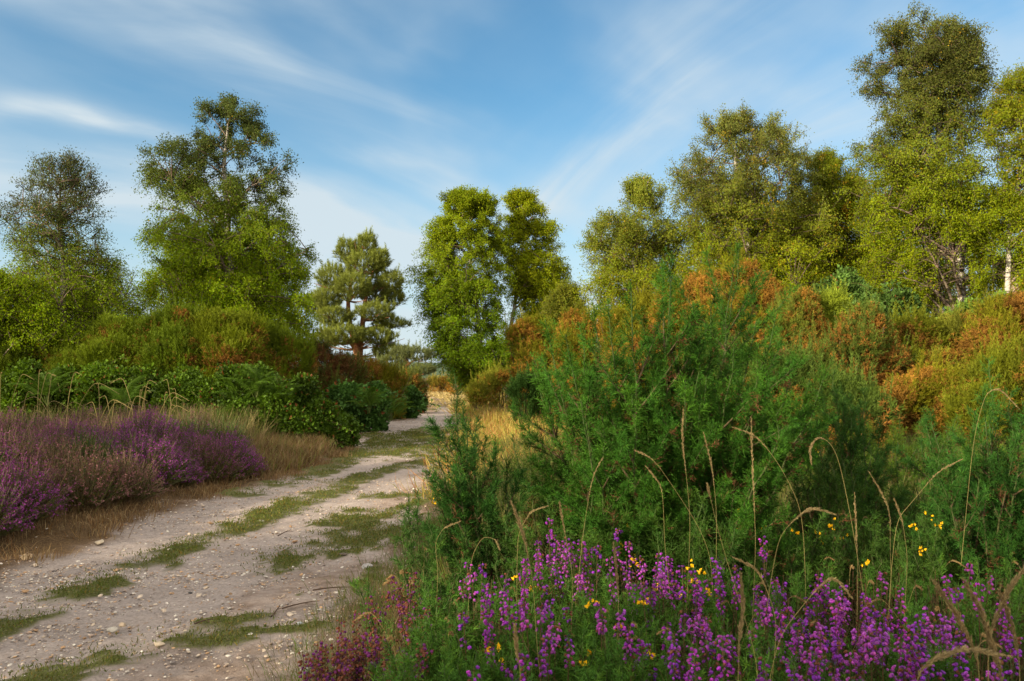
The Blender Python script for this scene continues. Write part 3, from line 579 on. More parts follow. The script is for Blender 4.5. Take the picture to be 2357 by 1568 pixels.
gorse('pale green gorse right of the clump on the far bank', [(1215, 880, 38, 0), (1265, 875, 42, .4)], 25, (.16, .18, .02), OR, .2, dens=400, size=1.5, seed=113, group=RG)
gorse('small dark green shrub in front of the pale green gorse', [(1205, 905, 26, 0), (1240, 900, 22, .2)], 18, (.035, .085, .015), DB, .0, dens=700, size=1.2, seed=114, group=RG)
gorse('rusty gorse at the foot of the yellow-green central birch', [(1215, 785, 40, 0), (1265, 810, 42, .2), (1225, 830, 38, -.5)], 24, OG, OR, .5, dens=450, size=1.5, seed=115, group=RG)
gorse('orange-tipped gorse below the small olive birch', [(1325, 765, 36, 0), (1370, 800, 40, .3), (1320, 830, 50, -.5)], 17, OG, OR, .45, dens=800, size=1.15, seed=116, group=RG)
gorse('mixed green and orange gorse below the pointed birch', [(1440, 780, 55, 0), (1500, 745, 50, .3), (1450, 850, 60, -.6)], 14, OG, OR, .45, seed=117, group=RG)
gorse('tall orange-brown gorse with three rounded heads, highest of the right-hand bushes', [(1560, 745, 60, .3), (1620, 690, 58, 0), (1700, 680, 60, .2), (1660, 770, 80, -.5), (1750, 705, 52, 0)], 13, OG, OR, .7, seed=118, group=RG)
gorse('round orange-brown gorse head right of the highest one', [(1835, 728, 50, 0), (1800, 790, 60, -.3), (1865, 790, 50, -.1)], 12.5, (.12, .15, .02), OR, .65, seed=119, group=RG)
gorse('bright green tufted gorse between two brown heads', [(1915, 745, 40, 0), (1905, 790, 42, -.1)], 12.8, (.17, .22, .02), DB, .1, seed=120, group=RG, spray=1.2)
gorse('deep brown gorse with bare grey limbs showing below its head', [(1990, 775, 56, 0), (1960, 840, 62, -.3), (2030, 850, 55, -.1), (1900, 870, 70, 0)], 11.5, (.09, .13, .02), (.24, .115, .022), .72, seed=121, group=RG)
gorse('olive green gorse left of the pale birch trunk', [(2110, 810, 60, 0), (2060, 880, 55, -.4)], 12, (.13, .15, .01), DB, .3, seed=122, group=RG)
gorse('olive gorse with brown flecks below the pale birch trunk', [(2200, 810, 62, 0), (2170, 890, 60, -.4)], 12, (.15, .165, .02), OR, .55, seed=123, group=RG)
gorse('brown gorse low down in front of the olive ones', [(2130, 905, 48, 0), (2190, 930, 50, -.2), (2070, 935, 45, -.1)], 10.5, OG, OR, .68, seed=124, group=RG)
gorse('rust-brown gorse at the right edge of the photo', [(2310, 750, 58, 0), (2370, 780, 60, 0), (2290, 820, 60, -.3)], 11.5, OG, (.24, .12, .022), .65, seed=125, group=RG)
gorse('yellow-green gorse in the lower right corner of the right-hand thicket', [(2280, 900, 60, 0), (2350, 910, 62, -.2), (2240, 960, 50, -.6)], 10, (.13, .15, .01), OR, .35, seed=126, group=RG)
for k, (u, v, r, d_) in enumerate([(1650, 900, 90, 10), (1800, 930, 80, 9), (1930, 960, 70, 8.5)]):
    gorse(['green gorse behind the big near gorse', 'dark green gorse in the dip behind the near gorse', 'low dark gorse right of the near gorse, under the deep brown one'][k], [(u, v, r, 0), (u + 60, v + 30, r * .8, -.2)], d_, (.075, .12, .02), DB, .35, dens=1100, seed=130 + k, group=RG)

# ------------------------------------------------------------------ brambles and bracken
LF = T_quadleaf(1, .7, .14)
def bramble(label, lobes, d0, cc=(.055, .10, .006), leaf=.065, dens=1300, seed=0, group='bramble thickets beside the path'):
    global R
    R = np.random.default_rng(seed); P, Nn, Cs = lobepts(lobes, d0, dens, .3, seed); q = len(P)
    fo, st = Acc(), Acc(); c_ = np.array(cc) * (.35 + 1.3 * vnoise(P * 3.4, seed)[:, None]) * R.uniform(.6, 1.5, (q, 1)); rd = R.uniform(0, 1, q) < .03; c_[rd] = np.array([.16, .06, .02])
    base = unit(Nn * .7 + np.array([0, 0, .1]) + R.normal(0, .5, (q, 3)))
    for k in range(3):
        D = unit(base + R.normal(0, .45, (q, 3))); fo.inst(LF, frames(D), P + R.normal(0, .05, (q, 3)), leaf * R.uniform(.7, 1.3, q), c_)
    shrub_stems(Cs, st, 0, 8, (.12, .07, .04), .012)
    # arching canes
    for (c, rw) in Cs:
        n_ = 7; A = c + R.normal(0, rw * .4, (n_, 3)); D = unit(R.normal(0, 1, (n_, 3)) + np.array([0, -.3, .9])); E = A + D * rw * 1.15; Q = E + np.stack([R.normal(0, .25, n_), R.normal(-.1, .2, n_), -R.uniform(.1, .35, n_)], -1)
        CP = bez(A, E, Q, 10); st.tubes(CP, np.linspace(.008, .003, 10)[None].repeat(n_, 0), 3, np.repeat(np.array([[.14, .10, .04]]), n_, 0))
        p_ = CP[:, 2:].reshape(-1, 3)
        for _ in range(3): fo.inst(LF, frames(R.normal(0, 1, p_.shape) + np.array([0, 0, -.2])), p_ + R.normal(0, .03, p_.shape), leaf * R.uniform(.7, 1.2, len(p_)), np.array([cc]) * 1.3 * R.uniform(.8, 1.2, (len(p_), 1)))
    c0 = Cs[0][0]; root = empty('bramble_bush', (c0[0], c0[1], H(c0[0], c0[1])), label, 'bush', group); st.build('stem', M_stem, root); fo.build('foliage', M_bramble, root)
bramble('dark bramble in the shade behind the tall heather at far left', [(60, 900, 50, 0), (150, 905, 50, .3)], 15, seed=201)
bramble('bramble with reddish leaf clusters left of the bracken', [(240, 905, 55, 0), (330, 915, 55, .1)], 15, seed=202)
bramble('low bramble mound behind the dry grass tufts', [(420, 930, 58, 0), (480, 940, 50, -.2), (400, 980, 45, -.6)], 14.8, seed=203)
bramble('tall glossy bramble mound under the bright gorse crest', [(570, 910, 60, 0), (540, 970, 60, -.5), (620, 960, 60, -.3)], 14.8, (.048, .09, .006), seed=204)
bramble('bramble shoulder sloping to the edge of the path', [(690, 945, 62, 0), (670, 1000, 52, -.6), (735, 985, 58, -.1), (745, 1020, 40, -.2)], 15, (.048, .09, .006), seed=205)
bramble('small bramble at the path corner', [(785, 1000, 34, 0)], 15.5, (.048, .09, .006), seed=206)
bramble('bramble further along the left of the path', [(800, 940, 45, 0), (850, 935, 42, .3)], 20, (.05, .11, .02), .1, 700, seed=207)
bramble('dark bramble bank where the path narrows', [(895, 930, 34, 0), (935, 928, 28, .5)], 26, (.05, .11, .02), .12, 450, seed=208)
bramble('furthest bramble on the left at the bend of the path', [(955, 925, 20, 0)], 30, (.05, .10, .02), .13, 350, seed=209)
bramble('shady understorey shrub below the low rounded birch', [(1990, 740, 50, 0), (1930, 700, 60, .3), (2070, 740, 60, 0)], 17, (.06, .11, .02), .08, 800, seed=210, group='understorey shrubs under the birches')
bramble('leafy shrub around the foot of the pale trunk', [(2230, 760, 45, 0), (2290, 740, 50, 0)], 15.5, (.09, .15, .02), .07, 800, seed=211, group='understorey shrubs under the birches')

def frond_mesh(seed):
    R_ = np.random.default_rng(seed); A = Acc(); L_ = 1.0; K = 22
    A.tubes(np.array([[[0, .0, 0], [.25, 0, .35], [.55, 0, .52], [.85, 0, .5], [1.0, 0, .44]]]), np.array([[.008, .006, .004, .003, .002]]), 3, np.array([[.12, .15, .04]]))
    pts = np.array([[0, 0, 0], [.25, 0, .35], [.55, 0, .52], [.85, 0, .5], [1.0, 0, .44]])
    for i in range(K):
        t_ = .22 + .78 * i / K; p_ = np.array([np.interp(t_ * 4, range(5), pts[:, k]) for k in range(3)]); pl = .42 * (1 - t_) ** .8 + .03
        for s_ in (-1, 1):
            m_ = max(4, int(pl * 40)); u_ = (np.arange(m_) + .5) / m_; base = p_ + np.stack([u_ * pl * .35, s_ * u_ * pl, -u_ ** 2 * pl * .25], -1); w_ = .045 * (1 - u_ * .8)
            for q_ in (-1, 1):
                D = unit(np.stack([np.full(m_, q_ * 1.0), np.full(m_, s_ * .5), np.full(m_, -.1)], -1)); A.inst((LF[0] * np.array([.5, 1, 1]), LF[1], LF[2]), frames(D, np.full(m_, 1.57)), base, w_ * 1.3, np.tile(np.array([[.06, .115, .008]]), (m_, 1)) * R_.uniform(.8, 1.2, (m_, 1)))
    return A.data('frond', M_bramble)
FR = [frond_mesh(i) for i in range(3)]
def bracken(u, v, d_, n_, s_, lab, k):
    p_ = W(u, v, d_); z_ = max(H(p_[0], d_), p_[2] - .6 * s_); root = empty('bracken_fern', (p_[0], d_, z_), lab, 'fern', 'bracken ferns among the brambles')
    for i in range(n_):
        o = bpy.data.objects.new('frond', FR[i % 3]); col.objects.link(o); o.parent = root; o.rotation_euler = (0, -random.uniform(.0, .7), i * 6.283 / n_ + random.uniform(-.4, .4)); o.scale = (s_ * random.uniform(.7, 1),) * 3
for k, (u, v, d_, s_, lab) in enumerate([(290, 895, 13.6, .7, 'bracken with flat fronds above the dry grass tufts'), (590, 865, 14.2, .75, 'upright bracken on top of the tallest bramble mound'), (545, 880, 14.2, .7, 'bracken left of the upright one'), (640, 890, 14.3, .7, 'bracken right of the upright one'), (850, 905, 18.5, .8, 'bracken in front of the dying gorse'), (900, 925, 22, .9, 'bracken at the narrowing of the path'), (500, 960, 13.6, .7, 'bracken low on the face of the bramble mound'), (110, 880, 14, .7, 'bracken at the far left among brambles')]):
    bracken(u, v, d_, 8, s_, lab, k)

# ------------------------------------------------------------------ left heather bed
def heather_mesh(seed, cf, cst, n_=340, rad=.44, hgt=.48, fl=10, fs=.017):
    r = np.random.default_rng(seed); st, fw = Acc(), Acc(); a_ = r.uniform(0, 6.283, n_); q = r.uniform(0, 1, n_) ** .6
    B = np.stack([np.cos(a_) * q * rad * .45, np.sin(a_) * q * rad * .45, np.zeros(n_)], -1)
    hh = hgt * (1 - .72 * q ** 2.4) * r.uniform(.6, 1.2, n_); Tt = np.stack([np.cos(a_) * q * rad * 1.05, np.sin(a_) * q * rad * 1.05, hh], -1) + r.normal(0, .03, (n_, 3)); M = (B + Tt) / 2 + np.array([0, 0, .05])
    SP = bez(B, M, Tt, 5); st.tubes(SP, np.linspace(.004, .0018, 5)[None].repeat(n_, 0), 3, np.array([cst]) * r.uniform(.6, 1.3, (n_, 1)))
    # tiny leaves
    m_ = n_ * 22; i_ = r.integers(0, n_, m_); t_ = r.uniform(.15, .8, m_)[:, None]; P = (1 - t_) ** 2 * B[i_] + 2 * t_ * (1 - t_) * M[i_] + t_ ** 2 * Tt[i_]
    st.inst((LEAF[0] * np.array([.4, 1, 1]), LEAF[1], LEAF[2]), frames(r.normal(0, .7, (m_, 3)) + np.array([0, 0, .9])), P, .028 * r.uniform(.6, 1.2, m_), np.array([[.055, .075, .018]]) * r.uniform(.6, 1.4, (m_, 1)) * np.where(r.uniform(0, 1, (m_, 1)) < .35, np.array([[1.9, 1.0, .7]]), 1))
    m_ = n_ * fl; i_ = np.repeat(np.arange(n_), fl); t_ = (1 - .38 * r.uniform(0, 1, m_) ** 1.2)[:, None]; P = (1 - t_) ** 2 * B[i_] + 2 * t_ * (1 - t_) * M[i_] + t_ ** 2 * Tt[i_] + r.normal(0, .007, (m_, 3))
    isf = np.repeat(r.uniform(0, 1, n_) < .8, fl); P = P[isf]; m_ = len(P); pc = vnoise(P * 5, seed)[:, None]
    fw.inst((LEAF[0] * np.array([1, 1, 1]), LEAF[1], LEAF[2]), frames(r.normal(0, 1, (m_, 3))), P, fs * r.uniform(.6, 1.25, m_), np.array([cf]) * (.6 + .8 * pc) * r.uniform(.6, 1.4, (m_, 1)))
    return st.data('stems', M_grass), fw.data('flowers', M_flower)
PU, PB, PV = (.19, .045, .125), (.19, .08, .08), (.21, .035, .18)
HM = [heather_mesh(300, PU, (.13, .09, .05)), heather_mesh(301, PB, (.17, .12, .07)), heather_mesh(302, PV, (.10, .09, .04), fl=13), heather_mesh(303, PB, (.06, .10, .02), fl=3)]
def plant(name, parts, loc, s_, rz, lab, cat, grp, mats=None):
    r_ = empty(name, loc, lab, cat, grp); r_.rotation_euler = (0, 0, rz); r_.scale = (s_, s_, s_)
    for nm, me in parts:
        o = bpy.data.objects.new(nm, me); col.objects.link(o); o.parent = r_
    return r_
R = np.random.default_rng(77); hl = []
e = np.array([[.3, 0]]) + np.array([[-9, 5.6], [-6.5, 6.2], [-4.7, 6.7], [-4.55, 7.6], [-4.15, 8.9], [-3.95, 10.2], [-4.0, 11.3], [-4.5, 12.2]])
for y_ in np.arange(6.3, 13.6, .52):
    xe = np.interp(y_, e[:, 1], e[:, 0]) if y_ < 12.2 else -4.5 - (y_ - 12.2) * 1.4
    xe = min(xe, edge_x(left_edge, y_) - .30)
    for x_ in np.arange(xe - .1, -y_ * .70 - .8, -.60): hl.append((x_ + R.uniform(-.14, .14), y_ + R.uniform(-.14, .14)))
for i, (x_, y_) in enumerate(hl):
    nn = float(vnoise(np.array([[x_ * .7, y_ * .7]]), 9)[0]); fr = x_ > edge_x(left_edge, y_) - 1.8
    k = 2 if (fr and y_ > 8.8 and R.uniform() < .6) else (3 if (R.uniform() < (.5 if y_ < 8 else .18)) else (0 if nn > .36 else 1))
    lab = ['purple flowering heather bush in the bed left of the path', 'faded mauve and brown heather bush in the bed left of the path', 'vivid violet heather at the path side of the left bed', 'green heather bush with few flowers in the left bed'][k]
    plant('heather_bush', [('stems', HM[k][0]), ('flowers', HM[k][1])], (x_, y_, H(x_, y_) - .03), R.uniform(.85, 1.25), R.uniform(0, 6.28), lab, 'heather', 'heather bushes in the bed left of the path')
# purple seen at far left bottom
for i, (u, v) in enumerate([(-30, 1200), (20, 1230), (-60, 1260)]):
    g_ = G(u, v); plant('heather_bush', [('stems', HM[2][0]), ('flowers', HM[2][1])], (g_[0], g_[1], H(*g_)), 1.0, i, 'deep violet heather at the lower left edge, beside the track', 'heather', 'heather at the lower left edge')

# ------------------------------------------------------------------ grasses (uncountable)
def blades(P, L_, wd, D, C, acc, bend=.5):
    n_ = len(P); D = unit(D); h = unit(np.cross(D, R.normal(0, 1, (n_, 3)))); hb = np.cross(D, h); L_ = np.asarray(L_)[:, None] if np.ndim(L_) else L_
    w_ = h * (wd / 2)
    p1 = P + D * L_ * .5; p2 = P + D * L_ * .9 + hb * L_ * bend * .45 + np.array([0, 0, -.15]) * L_ * bend
    V = np.stack([P - w_, P + w_, p1 + w_ * .8 + hb * L_ * bend * .1, p1 - w_ * .8 + hb * L_ * bend * .1, p2], 1)
    base = np.arange(n_)[:, None] * 5; F4 = base + np.array([[0, 1, 2, 3]]); F3 = base + np.array([[3, 2, 4]]); C = np.broadcast_to(C, (n_, 3))
    CC = np.repeat(C, 5, 0); acc.add(V.reshape(-1, 3), F4, CC); acc.F3.append(F3 + acc.n - n_ * 5)
def scatter(n_, x0, x1, y0, y1):
    return np.stack([R.uniform(x0, x1, n_), R.uniform(y0, y1, n_)], -1)
def onground(P, dz=0): return np.concatenate([P, (height(P) + dz)[:, None]], -1)
R = np.random.default_rng(401)
# short turf on the track
a = Acc(); P = np.concatenate([scatter(500000, -5, .2, 2.2, 9), scatter(260000, -6, 0, 9, 20), scatter(70000, -7, 1, 20, 42)])
_, _, g_, a1, a2 = ground_masks(P); k = R.uniform(0, 1, len(P)) < g_ ** 1.3 * .36; P = P[k]; q = len(P); dd = P[:, 1]
blades(onground(P), R.uniform(.008, .028, q) * (1 + dd * .03), (.002 + .0006 * dd)[:, None], R.normal(0, .45, (q, 3)) + np.array([0, 0, 1]), np.array([[.085, .105, .018]]) * R.uniform(.6, 1.4, (q, 1)) * np.where(R.uniform(0, 1, (q, 1)) < .2, np.array([[1.9, 1.15, 1.5]]), 1), a)
tag(a.build('grass', M_grass), 'short green turf growing on the track', 'grass', kind='stuff')
# dry grass on the left verge and behind the heather
def tufts(name, lab, cents, rad, nb, L0, L1, wd, colr, bend=.6, seedheads=0):
    a_ = Acc(); C = np.asarray(cents); n_ = len(C); P = np.repeat(C, nb, 0) + R.normal(0, rad, (n_ * nb, 2)) ; q = len(P); cs = np.repeat(R.uniform(.75, 1.25, (n_, 1)), nb, 0); w_ = wd * (1 + .05 * P[:, 1:2])
    dv = np.concatenate([(P - np.repeat(C, nb, 0)) * 1.6, np.ones((q, 1))], 1) + R.normal(0, .22, (q, 3)); cl = np.array(colr)[R.integers(0, len(colr), q)] * cs * R.uniform(.7, 1.3, (q, 1))
    blades(onground(P, -.01), R.uniform(L0, L1, q), w_, dv, cl, a_, bend)
    o = a_.build(name, M_grass); tag(o, lab, 'grass', kind='stuff'); return o
TAN = [(.20, .13, .06), (.16, .10, .04), (.14, .075, .03), (.24, .17, .08)]
c = scatter(600, -6, -2.5, 6, 15); le = edge_x(left_edge, c[:, 1]); c = c[(c[:, 0] < le + .15) & (c[:, 0] > le - 1.3)]
tufts('dry_grass', 'short brown dead grass on the verge between heather and track', c, .10, 60, .04, .16, .004, TAN, .9)
c = np.concatenate([scatter(160, -4.2, -3.0, 10, 14.6), scatter(120, -5.0, -3.4, 12.5, 15)]); c = c[c[:, 0] < edge_x(left_edge, c[:, 1]) - .25]
tufts('dry_grass', 'tan tussocks between the heather bed and the brambles', c, .10, 70, .15, .42, .005, TAN + [(.14, .16, .03)], .7)
c = np.concatenate([scatter(230, -12.5, -4.8, 12.6, 14.6), scatter(60, -5.6, -4.2, 12.6, 14.0)])
tufts('tall_grass', 'tall pale seeding grass standing behind the heather bed', c, .09, 34, .35, .95, .005, [(.22, .17, .07), (.15, .14, .04), (.07, .10, .015)], .5)
c = scatter(1000, -12, -3.9, 6.2, 13)
c = c[c[:, 0] < edge_x(left_edge, c[:, 1]) - .6]
tufts('dry_grass', 'wispy brown grass growing through the heather bed', c, .12, 12, .35, .72, .0035, [(.22, .13, .08), (.16, .10, .05), (.10, .11, .03)], .7)
c = np.concatenate([scatter(380, -.9, 3.5, 9, 26), scatter(200, -2.5, 3, 26, 60)]); c = c[c[:, 0] > edge_x(right_edge, c[:, 1]) - .05]
tufts('golden_grass', 'golden dry grass on the bank right of the path', c, .22, 90, .15, .55, .006, [(.36, .25, .08), (.30, .26, .05), (.22, .22, .03), (.36, .17, .05)], .8)
c = np.stack([R.uniform(-14, 2, 700), R.uniform(34, 75, 700)], -1); c = c[(c[:, 0] > edge_x(right_edge, c[:, 1])) | (c[:, 0] < edge_x(left_edge, c[:, 1]))]
tufts('golden_grass', 'pale dry grass around the far end of the path', c, .5, 60, .2, .5, .012, [(.42, .32, .15), (.36, .28, .10)], .8)
# heath cover on the right
c = np.concatenate([scatter(2400, -.3, 9, 3.6, 12), scatter(700, 4, 16, 9, 18)]); c = c[c[:, 0] > edge_x(right_edge, c[:, 1]) + .25]
tufts('undergrowth', 'green heathy undergrowth on the right of the picture', c, .14, 70, .15, .50, .0045, [(.045, .075, .010), (.07, .10, .014), (.10, .10, .02), (.15, .11, .045)], .5)
c = scatter(1500, -.55, 3.2, 1.0, 4.2); c = c[c[:, 0] > edge_x(right_edge, c[:, 1]) + .25]
tufts('undergrowth', 'fine grass and dead stems beneath the near heather', c, .09, 26, .12, .42, .0016, [(.03, .05, .008), (.05, .07, .012), (.12, .08, .03), (.08, .04, .018)], .5)
c = scatter(500, -1.3, 0, 2.0, 7.5); ree = edge_x(right_edge, c[:, 1]); c = c[(c[:, 0] > ree - .12) & (c[:, 0] < ree + .6)]
tufts('undergrowth', 'short mixed grass along the right edge of the track', c, .10, 60, .04, .16, .002, [(.07, .11, .015), (.16, .12, .05), (.10, .12, .02)], .8)

# gravel, stones, sticks
def rock(seed, flat=.45):
    r = np.random.default_rng(seed); V = unit(r.normal(0, 1, (26, 3))); 
    import bmesh
    bm = bmesh.new(); vs = [bm.verts.new((v[0] * r.uniform(.8, 1.1), v[1] * .75 * r.uniform(.8, 1.1), v[2] * flat)) for v in V]; bmesh.ops.convex_hull(bm, input=vs)
    bmesh.ops.triangulate(bm, faces=bm.faces[:]); bm.verts.index_update(); keep = [v for v in bm.verts if v.link_faces]; mp = {v: i for i, v in enumerate(keep)}
    Vv = np.array([v.co[:] for v in keep]); Fv = np.array([[mp[v] for v in f.verts] for f in bm.faces]); bm.free(); return Vv, Fv, np.ones((len(Vv), 3))
RK = [rock(i, .3 + .07 * (i % 4)) for i in range(8)]
R = np.random.default_rng(511); a = Acc()
P = np.concatenate([scatter(30000, -4.6, -.5, 2.2, 6), scatter(16000, -5, -.5, 6, 11), scatter(6000, -5, 0, 11, 26)]); i_, p_, g_, a1, a2 = ground_masks(P)
k = (R.uniform(0, 1, len(P)) < (i_ * (.25 + .75 * smooth(a1, .35, .65)) * (1 - g_ * .6) + .04 * (P[:, 0] > edge_x(left_edge, P[:, 1]) - .8) * (P[:, 0] < edge_x(right_edge, P[:, 1])))); P = P[k]; q = len(P)
s_ = np.minimum(.0036 * (1 - R.uniform(0, .985, q)) ** -.5, .013) * (1 + P[:, 1] * .03); pal = np.array([(.50, .40, .30), (.34, .25, .19), (.60, .54, .46), (.42, .26, .14), (.22, .18, .16)])
cc = pal[R.integers(0, 5, q)] * R.uniform(.7, 1.25, (q, 1)); G3 = onground(P, 0); G3[:, 2] += -.035 * p_[k] * i_[k] + .003
for i in range(8): s2 = slice(i, None, 8); M_ = frames(np.tile([[0, 0, 1.]], (len(P[s2]), 1)) + R.normal(0, .15, (len(P[s2]), 3))); a.inst(RK[i], M_, G3[s2], s_[s2], cc[s2])
tag(a.build('gravel', M_stone), 'fine pale gravel and flint chips scattered over the track', 'gravel', kind='stuff')
def one(acc, name, m, loc, lab, cat, grp=None):
    me = acc.data(name, m); o = bpy.data.objects.new(name, me); col.objects.link(o); o.location = loc; return tag(o, lab, cat, grp)
named = [(62, 1282, .06, (.42, .30, .17), 'largest ochre flint at the left edge of the track'), (230, 1247, .05, (.42, .34, .24), 'broken tan flint near the heather'), (258, 1450, .035, (.45, .40, .33), 'thin grey-tan flake lying in the gravel mid-track'), (282, 1438, .025, (.48, .36, .24), 'small tan flint beside the grey-tan flake'),
         (475, 1352, .024, (.5, .38, .26), 'buff flint in the middle of the right wheel track'), (438, 1364, .016, (.06, .055, .05), 'little dark upright stone mid-track'), (366, 1483, .028, (.5, .4, .28), 'angular buff flint low in the right wheel track'), (843, 1305, .05, (.36, .33, .31), 'flat grey stone beside the right-hand grass'), (790, 1277, .035, (.12, .09, .07), 'dark brown clod at the right of the track'),
         (920, 1322, .024, (.05, .045, .04), 'black stone at the track edge near the heather'), (690, 1435, .02, (.40, .42, .42), 'bluish grey chip near the right edge'), (705, 1540, .028, (.38, .40, .38), 'grey-green stone at the bottom edge beside the heather')]
for k, (u, v, s_, c_, lab) in enumerate(named):
    g_ = G(u, v); a = Acc(); a.inst(RK[k % 8], frames(np.array([[.1, -.15, 1.]])), np.zeros((1, 3)), np.array([s_]), np.array([c_])); one(a, 'stone', M_stone, (g_[0], g_[1], H(*g_) + s_ * .05), lab, 'stone', 'stones on the track')
R = np.random.default_rng(515); proto = [None] * 8
for k in range(46):
    x_, y_ = R.uniform(-3.6, -1.1), R.uniform(2.9, 9); a = Acc(); c_ = pal[R.integers(0, 4)] * R.uniform(.9, 1.2); a.inst(RK[k % 8], frames(np.array([[R.normal(0, .2), R.normal(0, .2), 1.]])), np.zeros((1, 3)), np.array([R.uniform(.014, .03)]), np.array([c_]))
    one(a, 'stone', M_stone, (x_, y_, H(x_, y_) - .01), 'small loose flint among the gravel of the track', 'stone', 'small flints on the track')
for k, (u0, v0, u1, v1, lab) in enumerate([(650, 1402, 735, 1386, 'straight brown stick on the track near the heather'), (448, 1437, 495, 1428, 'short curved brown twig low on the track'), (640, 1235, 670, 1222, 'dark twig beside a turf patch'), (720, 1360, 820, 1355, 'thin bent twig right of the turf patches'), (0, 1295, 40, 1290, 'short dark stick at the left edge of the track'), (625, 1420, 645, 1395, 'small twig crossing the straight stick')]):
    A_, B_ = G(u0, v0), G(u1, v1); A_ = np.array([*A_, H(*A_) + .005]); B_ = np.array([*B_, H(*B_) + .008]); a = Acc(); m_ = (A_ + B_) / 2 + np.array([.01, .02, .012])
    a.tubes(bez(A_[None] - A_, m_[None] - A_, B_[None] - A_, 8), np.linspace(.005, .002, 8)[None], 5, np.array([[.10, .06, .04]])); d2 = (B_ - A_); s3 = np.cross(unit(d2), [0, 0, 1]); a.tubes(bez(d2[None] * .6, d2[None] * .7 + s3 * .02, d2[None] * .8 + s3 * .05, 5), np.linspace(.0025, .001, 5)[None], 4, np.array([[.10, .06, .04]]))
    one(a, 'twig', M_stem, tuple(A_), lab, 'twig', 'twigs on the track')

# ------------------------------------------------------------------ near gorse, built shoot by shoot
def lateral_template(L_, seed, dens=115, sub=True):
    r = np.random.default_rng(seed); V, F, C = [], [], []
    def spine(p_, d_, l_, w_, c_):
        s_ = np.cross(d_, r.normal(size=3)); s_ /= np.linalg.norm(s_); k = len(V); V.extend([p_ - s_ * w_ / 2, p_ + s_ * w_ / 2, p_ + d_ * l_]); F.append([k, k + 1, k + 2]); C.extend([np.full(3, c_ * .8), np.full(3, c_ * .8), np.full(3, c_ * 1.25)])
    def axis(p0, d0, l_, dn):
        n_ = max(4, int(l_ * dn)); h = np.cross(d0, [.3, .5, .8]); h /= np.linalg.norm(h); g = np.cross(d0, h)
        for a_ in (0, 1.57): s_ = (h * math.cos(a_) + g * math.sin(a_)) * .0012; k = len(V); V.extend([p0 - s_, p0 + s_, p0 + d0 * l_]); F.append([k, k + 1, k + 2]); C.extend([np.array([.9, .8, .7])] * 3)
        for i in range(n_):
            t_ = (i + .4) / n_; a_ = i * 2.4 + r.uniform(-.5, .5); b_ = math.radians(r.uniform(38, 72)) * (1 - .3 * t_); d_ = d0 * math.cos(b_) + (h * math.cos(a_) + g * math.sin(a_)) * math.sin(b_)
            spine(p0 + d0 * l_ * t_, d_, r.uniform(.013, .028) * (1 - .3 * t_), .0026, r.uniform(.8, 1.25))
        spine(p0 + d0 * l_ * .97, d0, .012, .0018, 1.2)
    z_ = np.array([0, 0, 1.]); axis(np.zeros(3), z_, L_, dens)
    if sub and L_ > .05:
        for i in range(int(L_ / .014)):
            t_ = .12 + .75 * i / (L_ / .014); a_ = r.uniform(0, 6.28); b_ = math.radians(r.uniform(35, 60)); axis(z_ * L_ * t_, np.array([math.cos(a_) * math.sin(b_), math.sin(a_) * math.sin(b_), math.cos(b_)]), .045 * (1 - .5 * t_) * r.uniform(.6, 1.2), dens)
    return np.array(V), np.array(F), np.array(C)
LT = {0: [lateral_template(.035, 600 + i, 260, False) for i in range(4)], 1: [lateral_template(.07, 610 + i) for i in range(4)], 2: [lateral_template(.13, 620 + i) for i in range(4)]}
FLW = None
def pea_flower():
    A_ = Acc(); r = np.random.default_rng(1)
    for k, (D, s_, wd) in enumerate([((0, .2, 1), 1.0, .75), ((.45, .35, .8), .8, .45), ((-.45, .35, .8), .8, .45), ((.25, .8, .45), .7, .4), ((-.25, .8, .45), .7, .4)]):
        A_.inst(T_quadleaf(1, wd, .25), frames(np.array([D], float), np.array([0.])), np.zeros((1, 3)), np.array([s_]), np.array([[.85, .52, .012]]))
    return np.concatenate(A_.V), np.concatenate(A_.F4), np.concatenate(A_.C)
PEA = pea_flower()
